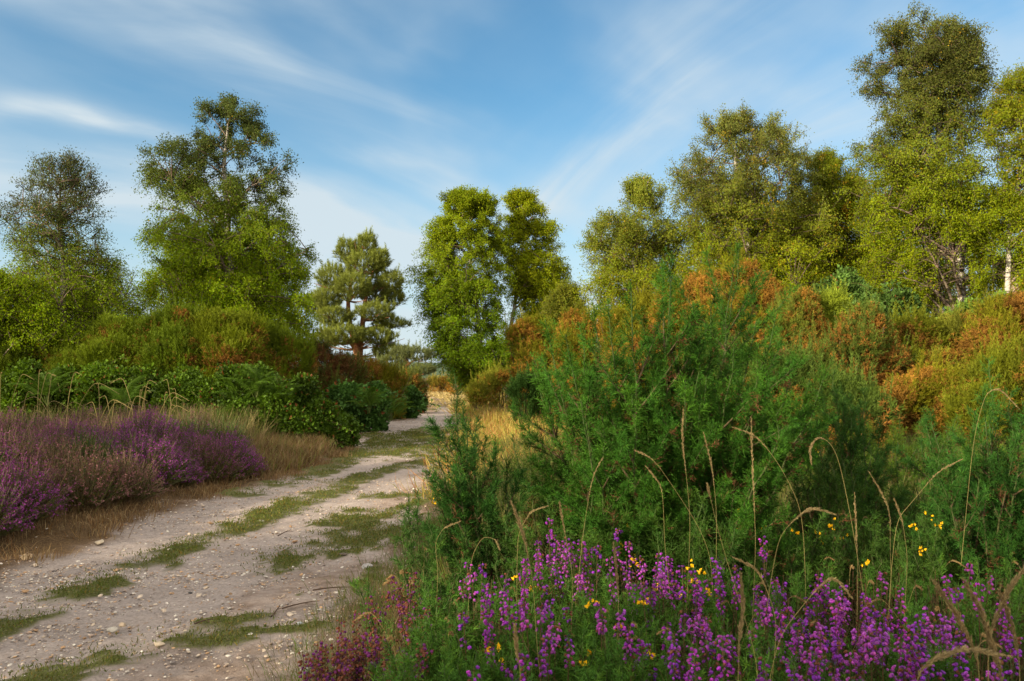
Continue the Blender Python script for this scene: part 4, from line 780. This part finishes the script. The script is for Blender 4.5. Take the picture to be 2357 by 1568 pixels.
def near_gorse(label, base, tips, seed, cc=(.028, .08, .010), bare=.25, lat=1.0, group=None, flowers=(), rstem=.006, deadp=.10, dens=1.0, name='gorse_bush', side=0, lmax=.14):
    """base xyz, tips Nx3 ends of the leading shoots"""
    global R
    R = np.random.default_rng(seed); base = np.asarray(base, float); tips = np.asarray(tips, float); n_ = len(tips); K = 14
    A_ = base[None] + R.normal(0, .03, (n_, 3)) * np.array([1, 1, .2]); hgt = tips[:, 2] - base[2]; M_ = A_ * .45 + tips * .55; M_[:, :2] += (tips[:, :2] - A_[:, :2]) * .18; M_[:, 2] -= .06 * hgt; SP = bez(A_, M_, tips, K)
    SP[:, 1:-1] += R.normal(0, .008, (n_, K - 2, 3))
    if side > 0:
        ls = []
        for i in range(n_):
            for _ in range(side):
                k_ = int(R.integers(int(K * .30), int(K * .82))); T_ = unit(SP[i][k_ + 1] - SP[i][k_]); o_ = unit(np.cross(T_, R.normal(0, 1, 3))); rem_ = 1 - k_ / K
                l_ = hgt[i] * (.10 + .30 * rem_) * R.uniform(.7, 1.2); D_ = T_ * .78 + o_ * .62; p0 = SP[i][k_]; p2 = p0 + D_ * l_ + np.array([0, 0, .14 * l_]); ls.append(bez(p0[None], (p0 + D_ * l_ * .55)[None], p2[None], K)[0])
        SP = np.concatenate([SP, np.array(ls)]); n_ = len(SP)
    st, fo, de, fw = Acc(), Acc(), Acc(), Acc(); tt = np.linspace(0, 1, K); cst = np.array([.10, .06, .035])[None] * (1 - tt[:, None]) + np.array([.05, .09, .02])[None] * tt[:, None]
    st.tubes(SP, (rstem * (1 - tt) + .0015)[None] * np.where(np.arange(n_) < len(tips), 1, .45)[:, None], 5, np.broadcast_to(cst, (n_, K, 3)))
    ln = np.linalg.norm(np.diff(SP, axis=1), axis=2).sum(1)
    for i in range(n_):
        br_ = bare if i < len(tips) else .03; m_ = int(ln[i] * 56 * dens * (1 - br_)); t_ = np.sort(R.uniform(br_, 1, m_)); x_ = t_ * (K - 1); k0 = np.minimum(x_.astype(int), K - 2); f_ = (x_ - k0)[:, None]; P = SP[i][k0] * (1 - f_) + SP[i][k0 + 1] * f_; T = unit(SP[i][k0 + 1] - SP[i][k0])
        rem = (1 - t_) * ln[i]; sz = np.clip(rem * .5 + .028, .028, lmax) * lat * R.uniform(.6, 1.25, m_); o_ = unit(np.cross(T, R.normal(0, 1, (m_, 3)))); ang = R.uniform(.55, .95, m_)[:, None]; D = unit(T * np.cos(ang) + o_ * np.sin(ang) + np.array([0, 0, .12]))
        dead = (R.uniform(0, 1, m_) < deadp * 2.2 * (1 - t_) ** 1.0) | ((t_ < br_ + .18) & (i < len(tips)) & (R.uniform(0, 1, m_) < .5))
        base_c = np.array(cc) * R.uniform(.55, 1.35) * (1 + np.array([.75, .45, .1])[None] * t_[:, None] ** 2) * R.uniform(.8, 1.2, (m_, 1))
        for c_ in (0, 1, 2):
            lo_, hi_, L_ = [(0, .05, .035), (.05, .095, .07), (.095, 9, .13)][c_]
            for v_ in range(4):
                s_ = (sz >= lo_) & (sz < hi_) & (np.arange(m_) % 4 == v_); g_ = s_ & ~dead; b_ = s_ & dead
                if g_.any(): fo.inst(LT[c_][v_], frames(D[g_]), P[g_], sz[g_] / L_, base_c[g_])
                if b_.any(): de.inst(LT[c_][v_], frames(D[b_]), P[b_], sz[b_] / L_ * .8, np.array([[.13, .055, .028]]) * R.uniform(.6, 1.3, (b_.sum(), 1)))
        # the shoot tip itself
        j = slice(0, 10); m2 = 60; t2 = R.uniform(max(bare, .3), 1, m2); x2 = t2 * (K - 1); k2 = np.minimum(x2.astype(int), K - 2); f2_ = (x2 - k2)[:, None]; P2 = SP[i][k2] * (1 - f2_) + SP[i][k2 + 1] * f2_; T2 = unit(SP[i][k2 + 1] - SP[i][k2]); D2 = unit(T2 + unit(np.cross(T2, R.normal(0, 1, (m2, 3)))) * 1.0)
        fo.inst(LT[0][i % 4], frames(D2), P2, R.uniform(.5, .9, m2), np.array([cc]) * 1.3 * R.uniform(.8, 1.2, (m2, 1)))
    root = empty(name, tuple(base), label, 'gorse', group); st.build('stem', M_stem, root); fo.build('foliage', M_gorse, root); de.build('dead_growth', M_dead, root)
    for fpos in flowers:
        f1_ = Acc(); q_ = R.integers(3, 7); f1_.inst(PEA, frames(R.normal(0, .5, (q_, 3)) + np.array([0, -.3, .9])), R.normal(0, .008, (q_, 3)), R.uniform(.012, .018, q_)); o = f1_.build('flower', M_flower, root); o.location = Vector(tuple(fpos)) - root.location
    return root
R = np.random.default_rng(700)
# the big bush: leading shoots read off the photo, then filled in depth
lead = [(1255, 735), (1330, 745), (1300, 770), (1400, 700), (1365, 690), (1480, 760), (1550, 640), (1540, 590), (1600, 700), (1660, 655), (1700, 560), (1695, 600), (1740, 740), (1790, 720), (1450, 660), (1830, 830), (1870, 870), (1900, 850), (1235, 860), (1640, 760), (1580, 760), (1350, 840), (1430, 800), (1760, 800), (1680, 800), (1520, 820), (1230, 820), (1290, 850)]
tp = []; 
for (u, v) in lead: tp.append(W(u + R.normal(0, 4), v, 3.3 + R.uniform(-.45, .5)))
tp = np.array(tp); tp2 = np.array([W(R.uniform(1290, 1880), R.uniform(830, 1080), 3.1 + R.uniform(-.5, .45)) for _ in range(26)])
bx = W(1520, 1250, 3.4)[0]
near_gorse('big dark green gorse bush filling the middle right foreground', (bx, 3.5, .2), np.concatenate([tp, tp2]), 701, (.027, .085, .009), bare=.25, lat=1.0, deadp=.16, rstem=.008, side=7, lmax=.06, dens=1.25)
near_gorse('slim dark gorse bush standing alone beside the track, left of the big gorse', (W(1140, 1250, 3.2)[0], 3.2, .25), [W(u, v, 3.2 + R.uniform(-.15, .15)) for u, v in ((1045, 860), (1000, 970), (1062, 930), (1080, 985), (1120, 1010), (1165, 1060), (1140, 1020), (1050, 1060), (1030, 1110), (1180, 1090), (1100, 1090), (1050, 1150))], 702, (.020, .064, .010), bare=.2, lat=1.0, deadp=.08, dens=1.5, rstem=.007, side=4, lmax=.05)
near_gorse('thin pale gorse behind the slim one', (W(1250, 1250, 3.9)[0], 3.9, .25), [W(u, v, 3.9 + R.uniform(-.15, .15)) for u, v in ((1215, 975), (1180, 1000), (1240, 1040), (1270, 1010), (1205, 1060))], 703, (.04, .08, .012), bare=.3, lat=.7)
near_gorse('gorse bush at the right edge with widely spread shoots', (W(2290, 1330, 3.2)[0], 3.2, .25), [W(u, v, 3.2 + R.uniform(-.25, .3)) for u, v in ((2275, 830), (2262, 900), (2330, 900), (2140, 945), (2180, 1000), (2350, 970), (2395, 900), (2240, 980), (2300, 960), (2210, 1060), (2160, 1060), (2370, 1040), (2330, 1060), (2240, 1080), (2280, 1050), (2420, 1020), (2400, 1100), (2120, 1010))], 704, (.024, .078, .012), bare=.25, lat=1.0, deadp=.1, side=5, lmax=.055, dens=1.3)
near_gorse('gorse with grey-green shoots right of the big bush', (W(1990, 1200, 4.0)[0], 4.0, .25), [W(u, v, 4.0 + R.uniform(-.2, .2)) for u, v in ((1920, 850), (1935, 880), (1985, 895), (1955, 930), (1870, 940), (2020, 960), (1890, 900), (1930, 960), (2000, 1010), (1880, 1000))], 705, (.028, .075, .012), bare=.3, lat=1.0, side=5, lmax=.055, dens=1.2)
LGN = 'low gorse clumps on the right-hand heath'
for k, (u, v, d_) in enumerate([(2060, 960, 6.5), (2180, 975, 7), (1800, 1080, 3.7), (1960, 1060, 4.6), (2080, 1050, 4.8), (2150, 1100, 4.2), (1900, 1130, 3.5), (2040, 1160, 3.5), (2310, 1000, 6), (1750, 1160, 3.1), (2330, 1120, 3.6), (1420, 1130, 2.9), (1590, 1150, 2.9)]):
    c_ = W(u, v, d_); n_ = 12; T = np.stack([c_[0] + R.normal(0, .045 * d_ + .08, n_), d_ + R.normal(0, .15, n_), c_[2] + R.uniform(-.16, .02, n_)], -1)
    near_gorse(['low green gorse', 'low green gorse', 'low gorse at the right flank of the big bush', 'gorse clump in the open ground', 'gorse clump in the open ground', 'gorse clump near the right-edge bush', 'gorse clump among arching grass stems', 'gorse clump among arching grass stems', 'low green gorse', 'gorse shoots at the foot of the big bush', 'gorse at the foot of the right-edge bush', 'gorse shoots at the foot of the big bush', 'gorse shoots at the foot of the big bush'][k] + ' on the right-hand heath', (c_[0], d_ + .05, H(c_[0], d_)), T, 710 + k, (.05, .10, .010) if k in (0, 1, 3, 4, 8) else (.03, .075, .012), bare=.15, lat=.9, group=LGN, dens=.8)

# sprigs in the near bed (2357-px photo positions of their tips)
UGC = (.040, .10, .014)
def fgz(V):  # depth for a plant top about 0.7 m above the track
    return float(np.clip(1185 / (V - 868), 1.35, 4.2))
def F5(x, y): return (921 + .4129 * x, 921 + .4129 * y)
def F6(x, y): return (1620 + .4129 * x, 921 + .4129 * y)
yel = [F5(*q) for q in ((650, 1000), (740, 1060), (775, 1050), (1360, 1140), (1490, 790), (1280, 720), (1310, 860), (1310, 910), (1275, 880), (490, 1400), (520, 1390), (565, 1490), (1060, 1400), (1210, 1290), (1080, 1140), (1390, 1430), (1620, 930), (1640, 1010), (840, 490), (205, 572), (955, 1130), (1240, 830), (1010, 1465), (1570, 1100), (1700, 970), (1430, 1050))] + \
      [F6(*q) for q in ((745, 350), (620, 288), (720, 285), (210, 640), (260, 700), (205, 730), (320, 722), (355, 775), (680, 720), (712, 712), (1022, 725), (640, 770), (780, 770), (770, 705), (1265, 660), (1310, 680), (1275, 700), (1310, 710), (1245, 745), (1190, 735), (1160, 700), (905, 912), (1205, 858), (1340, 585), (10, 965), (20, 1070), (970, 700), (500, 740), (1715, 535))]
spr = [(960, 1130), (985, 1180), (945, 1180), (1000, 1215), (1040, 1240), (1170, 1180), (1095, 1250), (1005, 1300), (985, 1340), (1110, 1330), (1180, 1290), (1060, 1390), (990, 1440), (1130, 1440), (1320, 1400), (1345, 1450), (1250, 1430), (1180, 1390), (1400, 1330), (1450, 1380), (1520, 1300), (1560, 1400), (1620, 1330), (1480, 1440), (1240, 1330), (1660, 1260), (1720, 1310), (1790, 1360), (1860, 1300), (1560, 1230), (1480, 1260), (1640, 1180), (1670, 1100), (2290, 1215), (2330, 1280), (2250, 1290), (2085, 1300), (2010, 1470), (2000, 1300), (1960, 1250), (2160, 1260), (2350, 1350), (1900, 1240), (2100, 1400), (1390, 1250), (1300, 1280), (1180, 1490), (930, 1520), (1060, 1500), (1430, 1500), (1600, 1500), (1720, 1470)]
fl_used = set(); SG = 'gorse sprigs in the near heather'
R = np.random.default_rng(790)
spr += [(R.uniform(940, 2300), R.uniform(1330, 1560)) for _ in range(26)] + [(R.uniform(960, 1700), R.uniform(1300, 1560)) for _ in range(26)]
for k, (u, v) in enumerate(spr):
    d_ = fgz(v) if v > 1190 else 3.0 + (1190 - v) * .005
    c_ = W(u, v, d_); n_ = 3 if (u < 1060 and v < 1330) else int(R.integers(4, 8)); T = np.stack([c_[0] + R.normal(0, .028 * d_, n_), d_ + R.normal(0, .06, n_), c_[2] - R.uniform(0, .09, n_)], -1); T[0] = c_; fl = []
    for j, (fu, fv) in enumerate(yel):
        if j not in fl_used and abs(fu - u) < 75 and -10 < fv - v < 110: fl.append(W(fu, fv, d_ - .03)); fl_used.add(j)
    near_gorse('spiny green gorse sprig ' + ('with yellow flowers ' if fl else '') + ('low on the track side of the near heather' if u < 1130 else 'at the front of the near heather' if v > 1380 else 'between the near heather and the big gorse' if v < 1280 and u < 1800 else 'near the right edge, behind the heather' if u > 2050 else 'amid the near purple heather'), (c_[0], d_ + .03, max(.2, c_[2] - .55)), T, 800 + k, UGC if v > 1250 else (.028, .072, .012), bare=.12, lat=.72, group=SG, flowers=fl, rstem=.003, deadp=.07, dens=.85, lmax=.07, name='gorse_sprig')
rest = [q for j, q in enumerate(yel) if j not in fl_used]
for k, (fu, fv) in enumerate(rest):
    d_ = fgz(fv + 40) if fv > 1150 else 3.3; c_ = W(fu, fv, d_); T = c_[None] + R.normal(0, .02, (3, 3)) + np.array([[0, 0, 0], [.03, .02, -.05], [-.03, .02, -.07]])
    near_gorse('short gorse sprig ' + ('topped with yellow flowers ' if k % 3 == 0 else '') + 'on the right-hand heath', (c_[0], d_ + .03, max(.2, c_[2] - .4)), T, 900 + k, (.035, .075, .012), bare=.2, lat=.45, group='short gorse sprigs on the heath', flowers=[c_] if k % 3 == 0 else [], rstem=.003, name='gorse_sprig')

# ------------------------------------------------------------------ near bell heather
URN = T_urn()
def bell_heather(seed, ns, cf=(.25, .028, .29), red=.15):
    """plant about 0.5 m tall: several stems, each ending in a spike of small bells"""
    r = np.random.default_rng(seed); st, fws = Acc(), []; a_ = r.uniform(0, 6.28, ns); q = r.uniform(0, 1, ns) ** .5 * .08
    T = np.stack([np.cos(a_) * q, np.sin(a_) * q, .5 + r.uniform(-.10, .03, ns)], -1); T[0] = (0, 0, .5); B = T * np.array([.3, .3, 0]); M_ = (T + B) / 2 + r.normal(0, .02, (ns, 3)); SP = bez(B, M_, T, 9)
    st.tubes(SP, np.linspace(.0022, .0009, 9)[None].repeat(ns, 0), 4, np.repeat(np.array([[.11, .06, .03]]), ns, 0))
    for i in range(ns):
        fw = Acc(); fws.append(fw); L_ = r.uniform(.05, .115); n_ = int(L_ * 300); t_ = r.uniform(0, 1, n_); P = T[i] - (T[i] - M_[i]) / np.linalg.norm(T[i] - M_[i]) * (t_ * L_)[:, None]; o_ = r.normal(0, 1, (n_, 3)); o_[:, 2] = 0; o_ = unit(o_); P = P + o_ * .0065
        D = unit(o_ * .9 + np.array([0, 0, -.45]) + r.normal(0, .3, (n_, 3))); c_ = np.array([cf]) * r.uniform(.65, 1.45, (n_, 1)) * (1 + r.uniform(-.15, .15, (n_, 3))); dd = r.uniform(0, 1, n_) < red; c_[dd] = np.array([.13, .045, .022]); fw.inst(URN, frames(D), P, .0088 * r.uniform(.7, 1.2, n_), c_)
        n_ = 90; t_ = r.uniform(.12, .93, n_)[:, None]; P = (1 - t_) ** 2 * B[i] + 2 * t_ * (1 - t_) * M_[i] + t_ ** 2 * T[i]
        st.inst((LEAF[0] * np.array([.3, 1, 1]), LEAF[1], LEAF[2]), frames(r.normal(0, .6, (n_, 3)) + np.array([0, 0, .6])), P, .013 * r.uniform(.6, 1.2, n_), np.array([[.045, .075, .018]]) * r.uniform(.6, 1.5, (n_, 1)))
        # side shoots
        n_ = 5; k_ = r.integers(3, 7, n_); P0 = SP[i][k_]; D = unit(r.normal(0, .6, (n_, 3)) + np.array([0, 0, 1.])); E_ = P0 + D * r.uniform(.04, .1, (n_, 1)); st.tubes(bez(P0, (P0 + E_) / 2, E_, 3), np.array([[.001, .0008, .0006]]).repeat(n_, 0), 3, np.repeat(np.array([[.10, .07, .03]]), n_, 0))
    return [('stems', st.data('stems', M_grass))] + [('flower_spike', f_.data('flower_spike', M_flower)) for f_ in fws]
BH = [bell_heather(1000 + i, 1 + i // 2, [(.25, .028, .29), (.20, .03, .30), (.27, .05, .28), (.17, .025, .22)][i % 4], .10 + .08 * (i % 3)) for i in range(8)]; BR = [bell_heather(1010 + i, 2 + i, (.13, .02, .12), .62) for i in range(3)]
hp_ = [F5(*q) for q in ((830, 655), (850, 740), (900, 800), (770, 770), (770, 850), (880, 940), (840, 860), (1010, 765), (950, 790), (1220, 710), (1270, 790), (1260, 880), (1440, 845), (1470, 870), (1450, 950), (1390, 1000), (380, 900), (460, 900), (400, 960), (575, 1050), (600, 1080), (830, 1110), (790, 1130), (670, 1390), (700, 1430), (820, 1310), (1000, 970), (1290, 1020), (1480, 1265), (1520, 1300), (1630, 1210), (1700, 1210), (1270, 1250), (1100, 800), (1350, 910), (1650, 1010), (1540, 940), (1760, 880), (1230, 1160), (510, 1000), (410, 1490), (350, 1180), (850, 1260))] + \
      [F6(*q) for q in ((80, 880), (400, 1000), (440, 1010), (330, 1090), (470, 1120), (430, 1180), (590, 1150), (620, 1240), (700, 1120), (740, 1110), (770, 1030), (800, 1110), (870, 1080), (910, 1080), (930, 1140), (760, 1160), (690, 1200), (650, 1290), (700, 1260), (860, 1270), (890, 1330), (620, 1370), (640, 1440), (590, 1400), (1040, 1240), (1100, 1140), (1200, 1190), (1230, 1240), (1300, 980), (1350, 970), (1400, 1040), (1490, 910), (1500, 960), (1530, 1010), (1340, 1200), (1370, 1180), (1360, 1300), (1150, 1310), (1190, 1330), (1100, 1340), (1060, 1280), (1200, 1400), (1250, 1430), (520, 1280), (540, 1260), (330, 760), (320, 830), (20, 1230), (150, 1290), (100, 1310), (500, 1500), (1490, 1510), (1530, 1500), (1690, 1290), (1740, 1300), (1000, 960), (1070, 940), (640, 960), (1420, 1380), (1060, 1530), (350, 1510), (60, 1520), (760, 1330), (820, 1400), (1650, 1400), (180, 970), (960, 1250), (990, 1290), (1720, 1240), (90, 1040))]
for k, (u, v) in enumerate(hp_):
    if u > 1820 and k % 4 == 3: continue
    v = min(v, 1562); d_ = float(np.clip(1090 / (v - 868), 1.45, 2.75)) * R.uniform(.95, 1.05); c_ = W(u, v, d_); m_ = BH[k % 8]; area = 'beneath the big gorse' if v < 1330 and u < 1600 else 'at the left of the near bed' if u < 1200 else 'in the dense patch near the bottom right' if u > 1850 else 'in the middle of the near bed'
    plant('bell_heather', m_, (c_[0], c_[1], c_[2] - .5), 1.0, R.uniform(0, 6.28), 'bell heather with magenta-purple spikes ' + area, 'heather', 'bell heather plants ' + area)
for k in range(34):
    u = R.uniform(715, 990); v = R.uniform(1300 + (990 - u) * .62, 1560); d_ = float(np.clip(1290 / (v - 868), 1.75, 3.0)); c_ = W(u, v, d_); m_ = BR[k % 3]
    plant('bell_heather', m_, (c_[0], c_[1], c_[2] - .47), .95, R.uniform(0, 6.28), 'reddish-brown bell heather leaning over the right edge of the track', 'heather', 'reddish bell heather at the track edge')
# finer leafy green stems filling the near bed
FM = [bell_heather(1030 + i, 9, (.12, .05, .04), .5) for i in range(2)]
for k in range(150):
    y_ = R.uniform(1.25, 3.4); x_ = R.uniform(max(-.72, edge_x(right_edge, y_) + .3), y_ * .70 + .1)
    plant('heather_plant', FM[k % 2][:1], (x_, y_, H(x_, y_) - .08 - R.uniform(0, .12)), 1.0, R.uniform(0, 6.28), 'green unflowered heather stems in the undergrowth of the near bed', 'heather', 'unflowered heather in the near bed')

# ------------------------------------------------------------------ arching grass stems with seed heads
def grass_stem(pts, d_, lab, seed, plume=.33, thick=1.0, grp='seeding grass stems in the near bed', colr=(.27, .20, .09), wst=.0007):
    global R
    P = np.array([W(u, v, d_ + dz_) for (u, v, dz_) in pts]); z0 = H(P[0][0], P[0][1]); P = np.concatenate([[[P[0][0] + R.normal(0, .03), P[0][1] + .05, max(z0, P[0][2] - .45)]], P]); n_ = len(P)
    t_ = np.linspace(0, n_ - 1, 40); Q = np.stack([np.interp(t_, range(n_), P[:, k]) for k in range(3)], -1)
    for _ in range(10): Q[1:-1] = (Q[:-2] + 2 * Q[1:-1] + Q[2:]) / 4
    st, hd = Acc(), Acc(); o0 = Q[0].copy(); Q = Q - o0
    st.tubes(Q[None], np.linspace(wst, wst * .5, 40)[None], 4, np.array([[.30, .24, .09]])); k0 = int(40 * (1 - plume)); m_ = int(460 * thick); x_ = R.uniform(k0, 38.99, m_); k_ = x_.astype(int); f_ = (x_ - k_)[:, None]; p_ = Q[k_] * (1 - f_) + Q[k_ + 1] * f_; T = unit(Q[k_ + 1] - Q[k_])
    env = np.sin(np.clip((x_ - k0) / (39 - k0), 0.03, .97) * np.pi) ** .6; D = unit(T + unit(np.cross(T, R.normal(0, 1, (m_, 3)))) * R.uniform(.1, .55, (m_, 1))); hd.inst((LEAF[0] * np.array([.35, .6, 1]), LEAF[1], LEAF[2]), frames(D), p_ + R.normal(0, .0012 * thick, (m_, 3)) * env[:, None], (.0045 + .006 * env) * R.uniform(.6, 1.3, m_) * (.8 + .3 * thick), np.array([colr]) * R.uniform(.65, 1.35, (m_, 1)))
    root = empty('grass_stem', tuple(o0), lab, 'grass stem', grp)
    for nm, ac in (('stem', st), ('seed_head', hd)):
        o = bpy.data.objects.new(nm, ac.data(nm, M_grass)); col.objects.link(o); o.parent = root
gs = [([(1967, 1235, 0), (1934, 1065, 0), (1912, 1018, 0), (1884, 1003, 0), (1862, 1030, 0), (1868, 1070, 0)], 2.3, 'pale grass stem hooked right over like a shepherd crook', .45, 1.0), ([(1850, 1180, 0), (1797, 1074, 0), (1744, 1004, 0), (1686, 983, 0)], 2.4, 'grass stem bowed to the left in front of the big gorse', .4, .8), ([(1740, 1260, 0), (1736, 1165, 0), (1731, 1050, 0), (1729, 962, 0)], 2.3, 'upright straw-coloured grass plume in front of the big gorse', .55, 1.2),
      ([(1785, 1247, 0), (1818, 1206, 0), (1850, 1178, 0), (1876, 1169, 0), (1925, 1185, 0)], 2.1, 'grass plume arching low to the right above the heather', .6, 1.3), ([(1790, 1450, 0), (1777, 1387, 0), (1744, 1309, 0), (1690, 1284, 0)], 1.9, 'grass stem bowed left just over the purple patch', .45, 1.0), ([(1780, 1480, 0), (1843, 1400, 0), (1888, 1346, 0), (1921, 1326, 0), (1963, 1379, 0)], 1.8, 'grass plume forming an arch over the densest purple flowers', .5, 1.0),
      ([(1752, 1545, 0), (1694, 1359, 0), (1655, 1230, 0), (1628, 1115, 0)], 1.8, 'long straight bare grass stem leaning left', .1, .4), ([(2060, 1200, 0), (2099, 1156, 0), (2157, 1086, 0), (2215, 1057, 0)], 2.6, 'grass stem curving right towards the right-edge gorse', .4, .8), ([(2052, 1330, 0), (2049, 1276, 0), (2049, 1169, 0), (2000, 1086, 0)], 2.3, 'grass stem nodding left in the open ground', .4, .8), ([(2090, 1290, 0), (2078, 1202, 0), (2058, 1148, 0)], 2.4, 'short nodding stem right of the open-ground one', .4, .7),
      ([(2260, 1540, 0), (2231, 1470, 0), (2190, 1396, 0), (2149, 1338, 0)], 1.35, 'thick pale plume leaning left near the lower right corner', .7, 1.8), ([(2310, 1560, 0), (2289, 1507, 0), (2260, 1408, 0), (2219, 1338, 0)], 1.2, 'broadest pale plume at the lower right corner', .75, 2.2), ([(2270, 1480, 0), (2297, 1412, 0), (2325, 1350, 0), (2365, 1300, 0)], 1.3, 'plume leaning right off the right edge', .7, 1.6), ([(2100, 1560, 0), (2149, 1516, 0), (2223, 1491, 0), (2322, 1511, 0)], 1.15, 'plume sagging across the bottom right corner', .7, 1.6),
      ([(1975, 1330, 0), (1971, 1227, 0), (1967, 1136, 0)], 2.3, 'upright thin plume beside the hooked stem', .5, .9), ([(1239, 1540, 0), (1227, 1334, 0), (1206, 1231, 0), (1177, 1156, 0)], 1.9, 'tall tan plume leaning left beside the first purple spikes', .38, 1.7), ([(1335, 1300, 0), (1342, 1226, 0), (1363, 1098, 0), (1388, 1053, 0)], 2.5, 'thin stem nodding right against the big gorse', .35, .6), ([(1640, 1290, 0), (1606, 1206, 0), (1507, 1057, 0), (1462, 1037, 0)], 2.5, 'stem bowed left with a thin head in the big gorse', .3, .6),
      ([(1530, 1260, 0), (1528, 1194, 0), (1524, 1119, 0), (1487, 1074, 0)], 2.5, 'smaller stem bowed left below the thin-headed one', .35, .6), ([(1590, 1210, 0), (1582, 1115, 0), (1569, 1004, 0), (1573, 942, 0)], 2.5, 'tallest straight plume in front of the big gorse', .45, 1.2), ([(1650, 1180, 0), (1639, 1074, 0), (1619, 995, 0)], 2.5, 'short straight plume right of the tallest one', .5, .9), ([(1320, 1340, 0), (1309, 1272, 0), (1293, 1189, 0), (1288, 1156, 0)], 2.2, 'small tan plume above the first purple spikes', .4, .9),
      ([(1425, 1420, 0), (1421, 1334, 0), (1412, 1251, 0)], 2.0, 'upright brown plume in the middle of the heather', .5, 1.2), ([(1190, 1240, 0), (1202, 1210, 0), (1222, 1177, 0), (1260, 1165, 0)], 2.4, 'short stem curving right by the slim gorse', .5, .7), ([(1700, 1560, 0), (1700, 1480, 0), (1712, 1400, 0), (1705, 1320, 0)], 1.3, 'soft brown plume near the bottom centre right', .6, 1.2), ([(2240, 1010, 0), (2268, 905, 0), (2300, 893, 0), (2345, 940, 0)], 2.8, 'drooping pale stem beside the right-edge gorse', .5, .9),
      ([(1200, 1560, 0), (1190, 1500, 0), (1185, 1440, 0)], 1.4, 'short brown plume at the bottom edge', .5, 1.0), ([(1010, 1320, 0), (1000, 1250, 0), (1020, 1215, 0), (1060, 1200, 0)], 2.5, 'hair-thin stem arching over the track edge', .3, .5), ([(1080, 1290, 0), (1110, 1235, 0), (1140, 1240, 0), (1150, 1265, 0)], 2.4, 'small curled stem below the slim gorse', .3, .5), ([(2350, 1540, 0), (2330, 1440, 0), (2300, 1360, 0)], 1.3, 'feathery plume behind the broadest one at lower right', .6, 1.4)]
for k, (pts, d_, lab, pl, thk) in enumerate(gs): grass_stem(pts, d_, lab, k, pl, thk * .55)
R = np.random.default_rng(1200)
for k in range(95):
    u = R.uniform(900, 2340); v = R.uniform(1180, 1480); d_ = float(np.clip(1250 / (v - 868), 1.5, 3.6)); l_ = R.uniform(90, 190); du = R.normal(0, 45); grass_stem([(u, v + l_, 0), (u + du * .4, v + l_ * .45, 0), (u + du, v, 0), (u + du * 1.5, v + abs(du) * .3, 0)], d_, 'thin dry grass stem among the near heather', k, .3, .5, 'thin dry grass stems among the near heather', (.28, .19, .08), .0008)
for k in range(40):
    u = R.uniform(-10, 420); v = R.uniform(850, 950); du = R.normal(10, 22); grass_stem([(u, v + 130, 0), (u + du * .3, v + 60, 0), (u + du, v, 0), (u + du * 2, v + abs(du) * .6, 0)], R.uniform(11.5, 13), 'tall tan grass stem behind the left heather bed', k, .35, .8, 'tall grass stems behind the left heather bed', (.36, .26, .11), .006)
print('verts', sum(len(o.data.vertices) for o in sc.objects if o.type == 'MESH'))
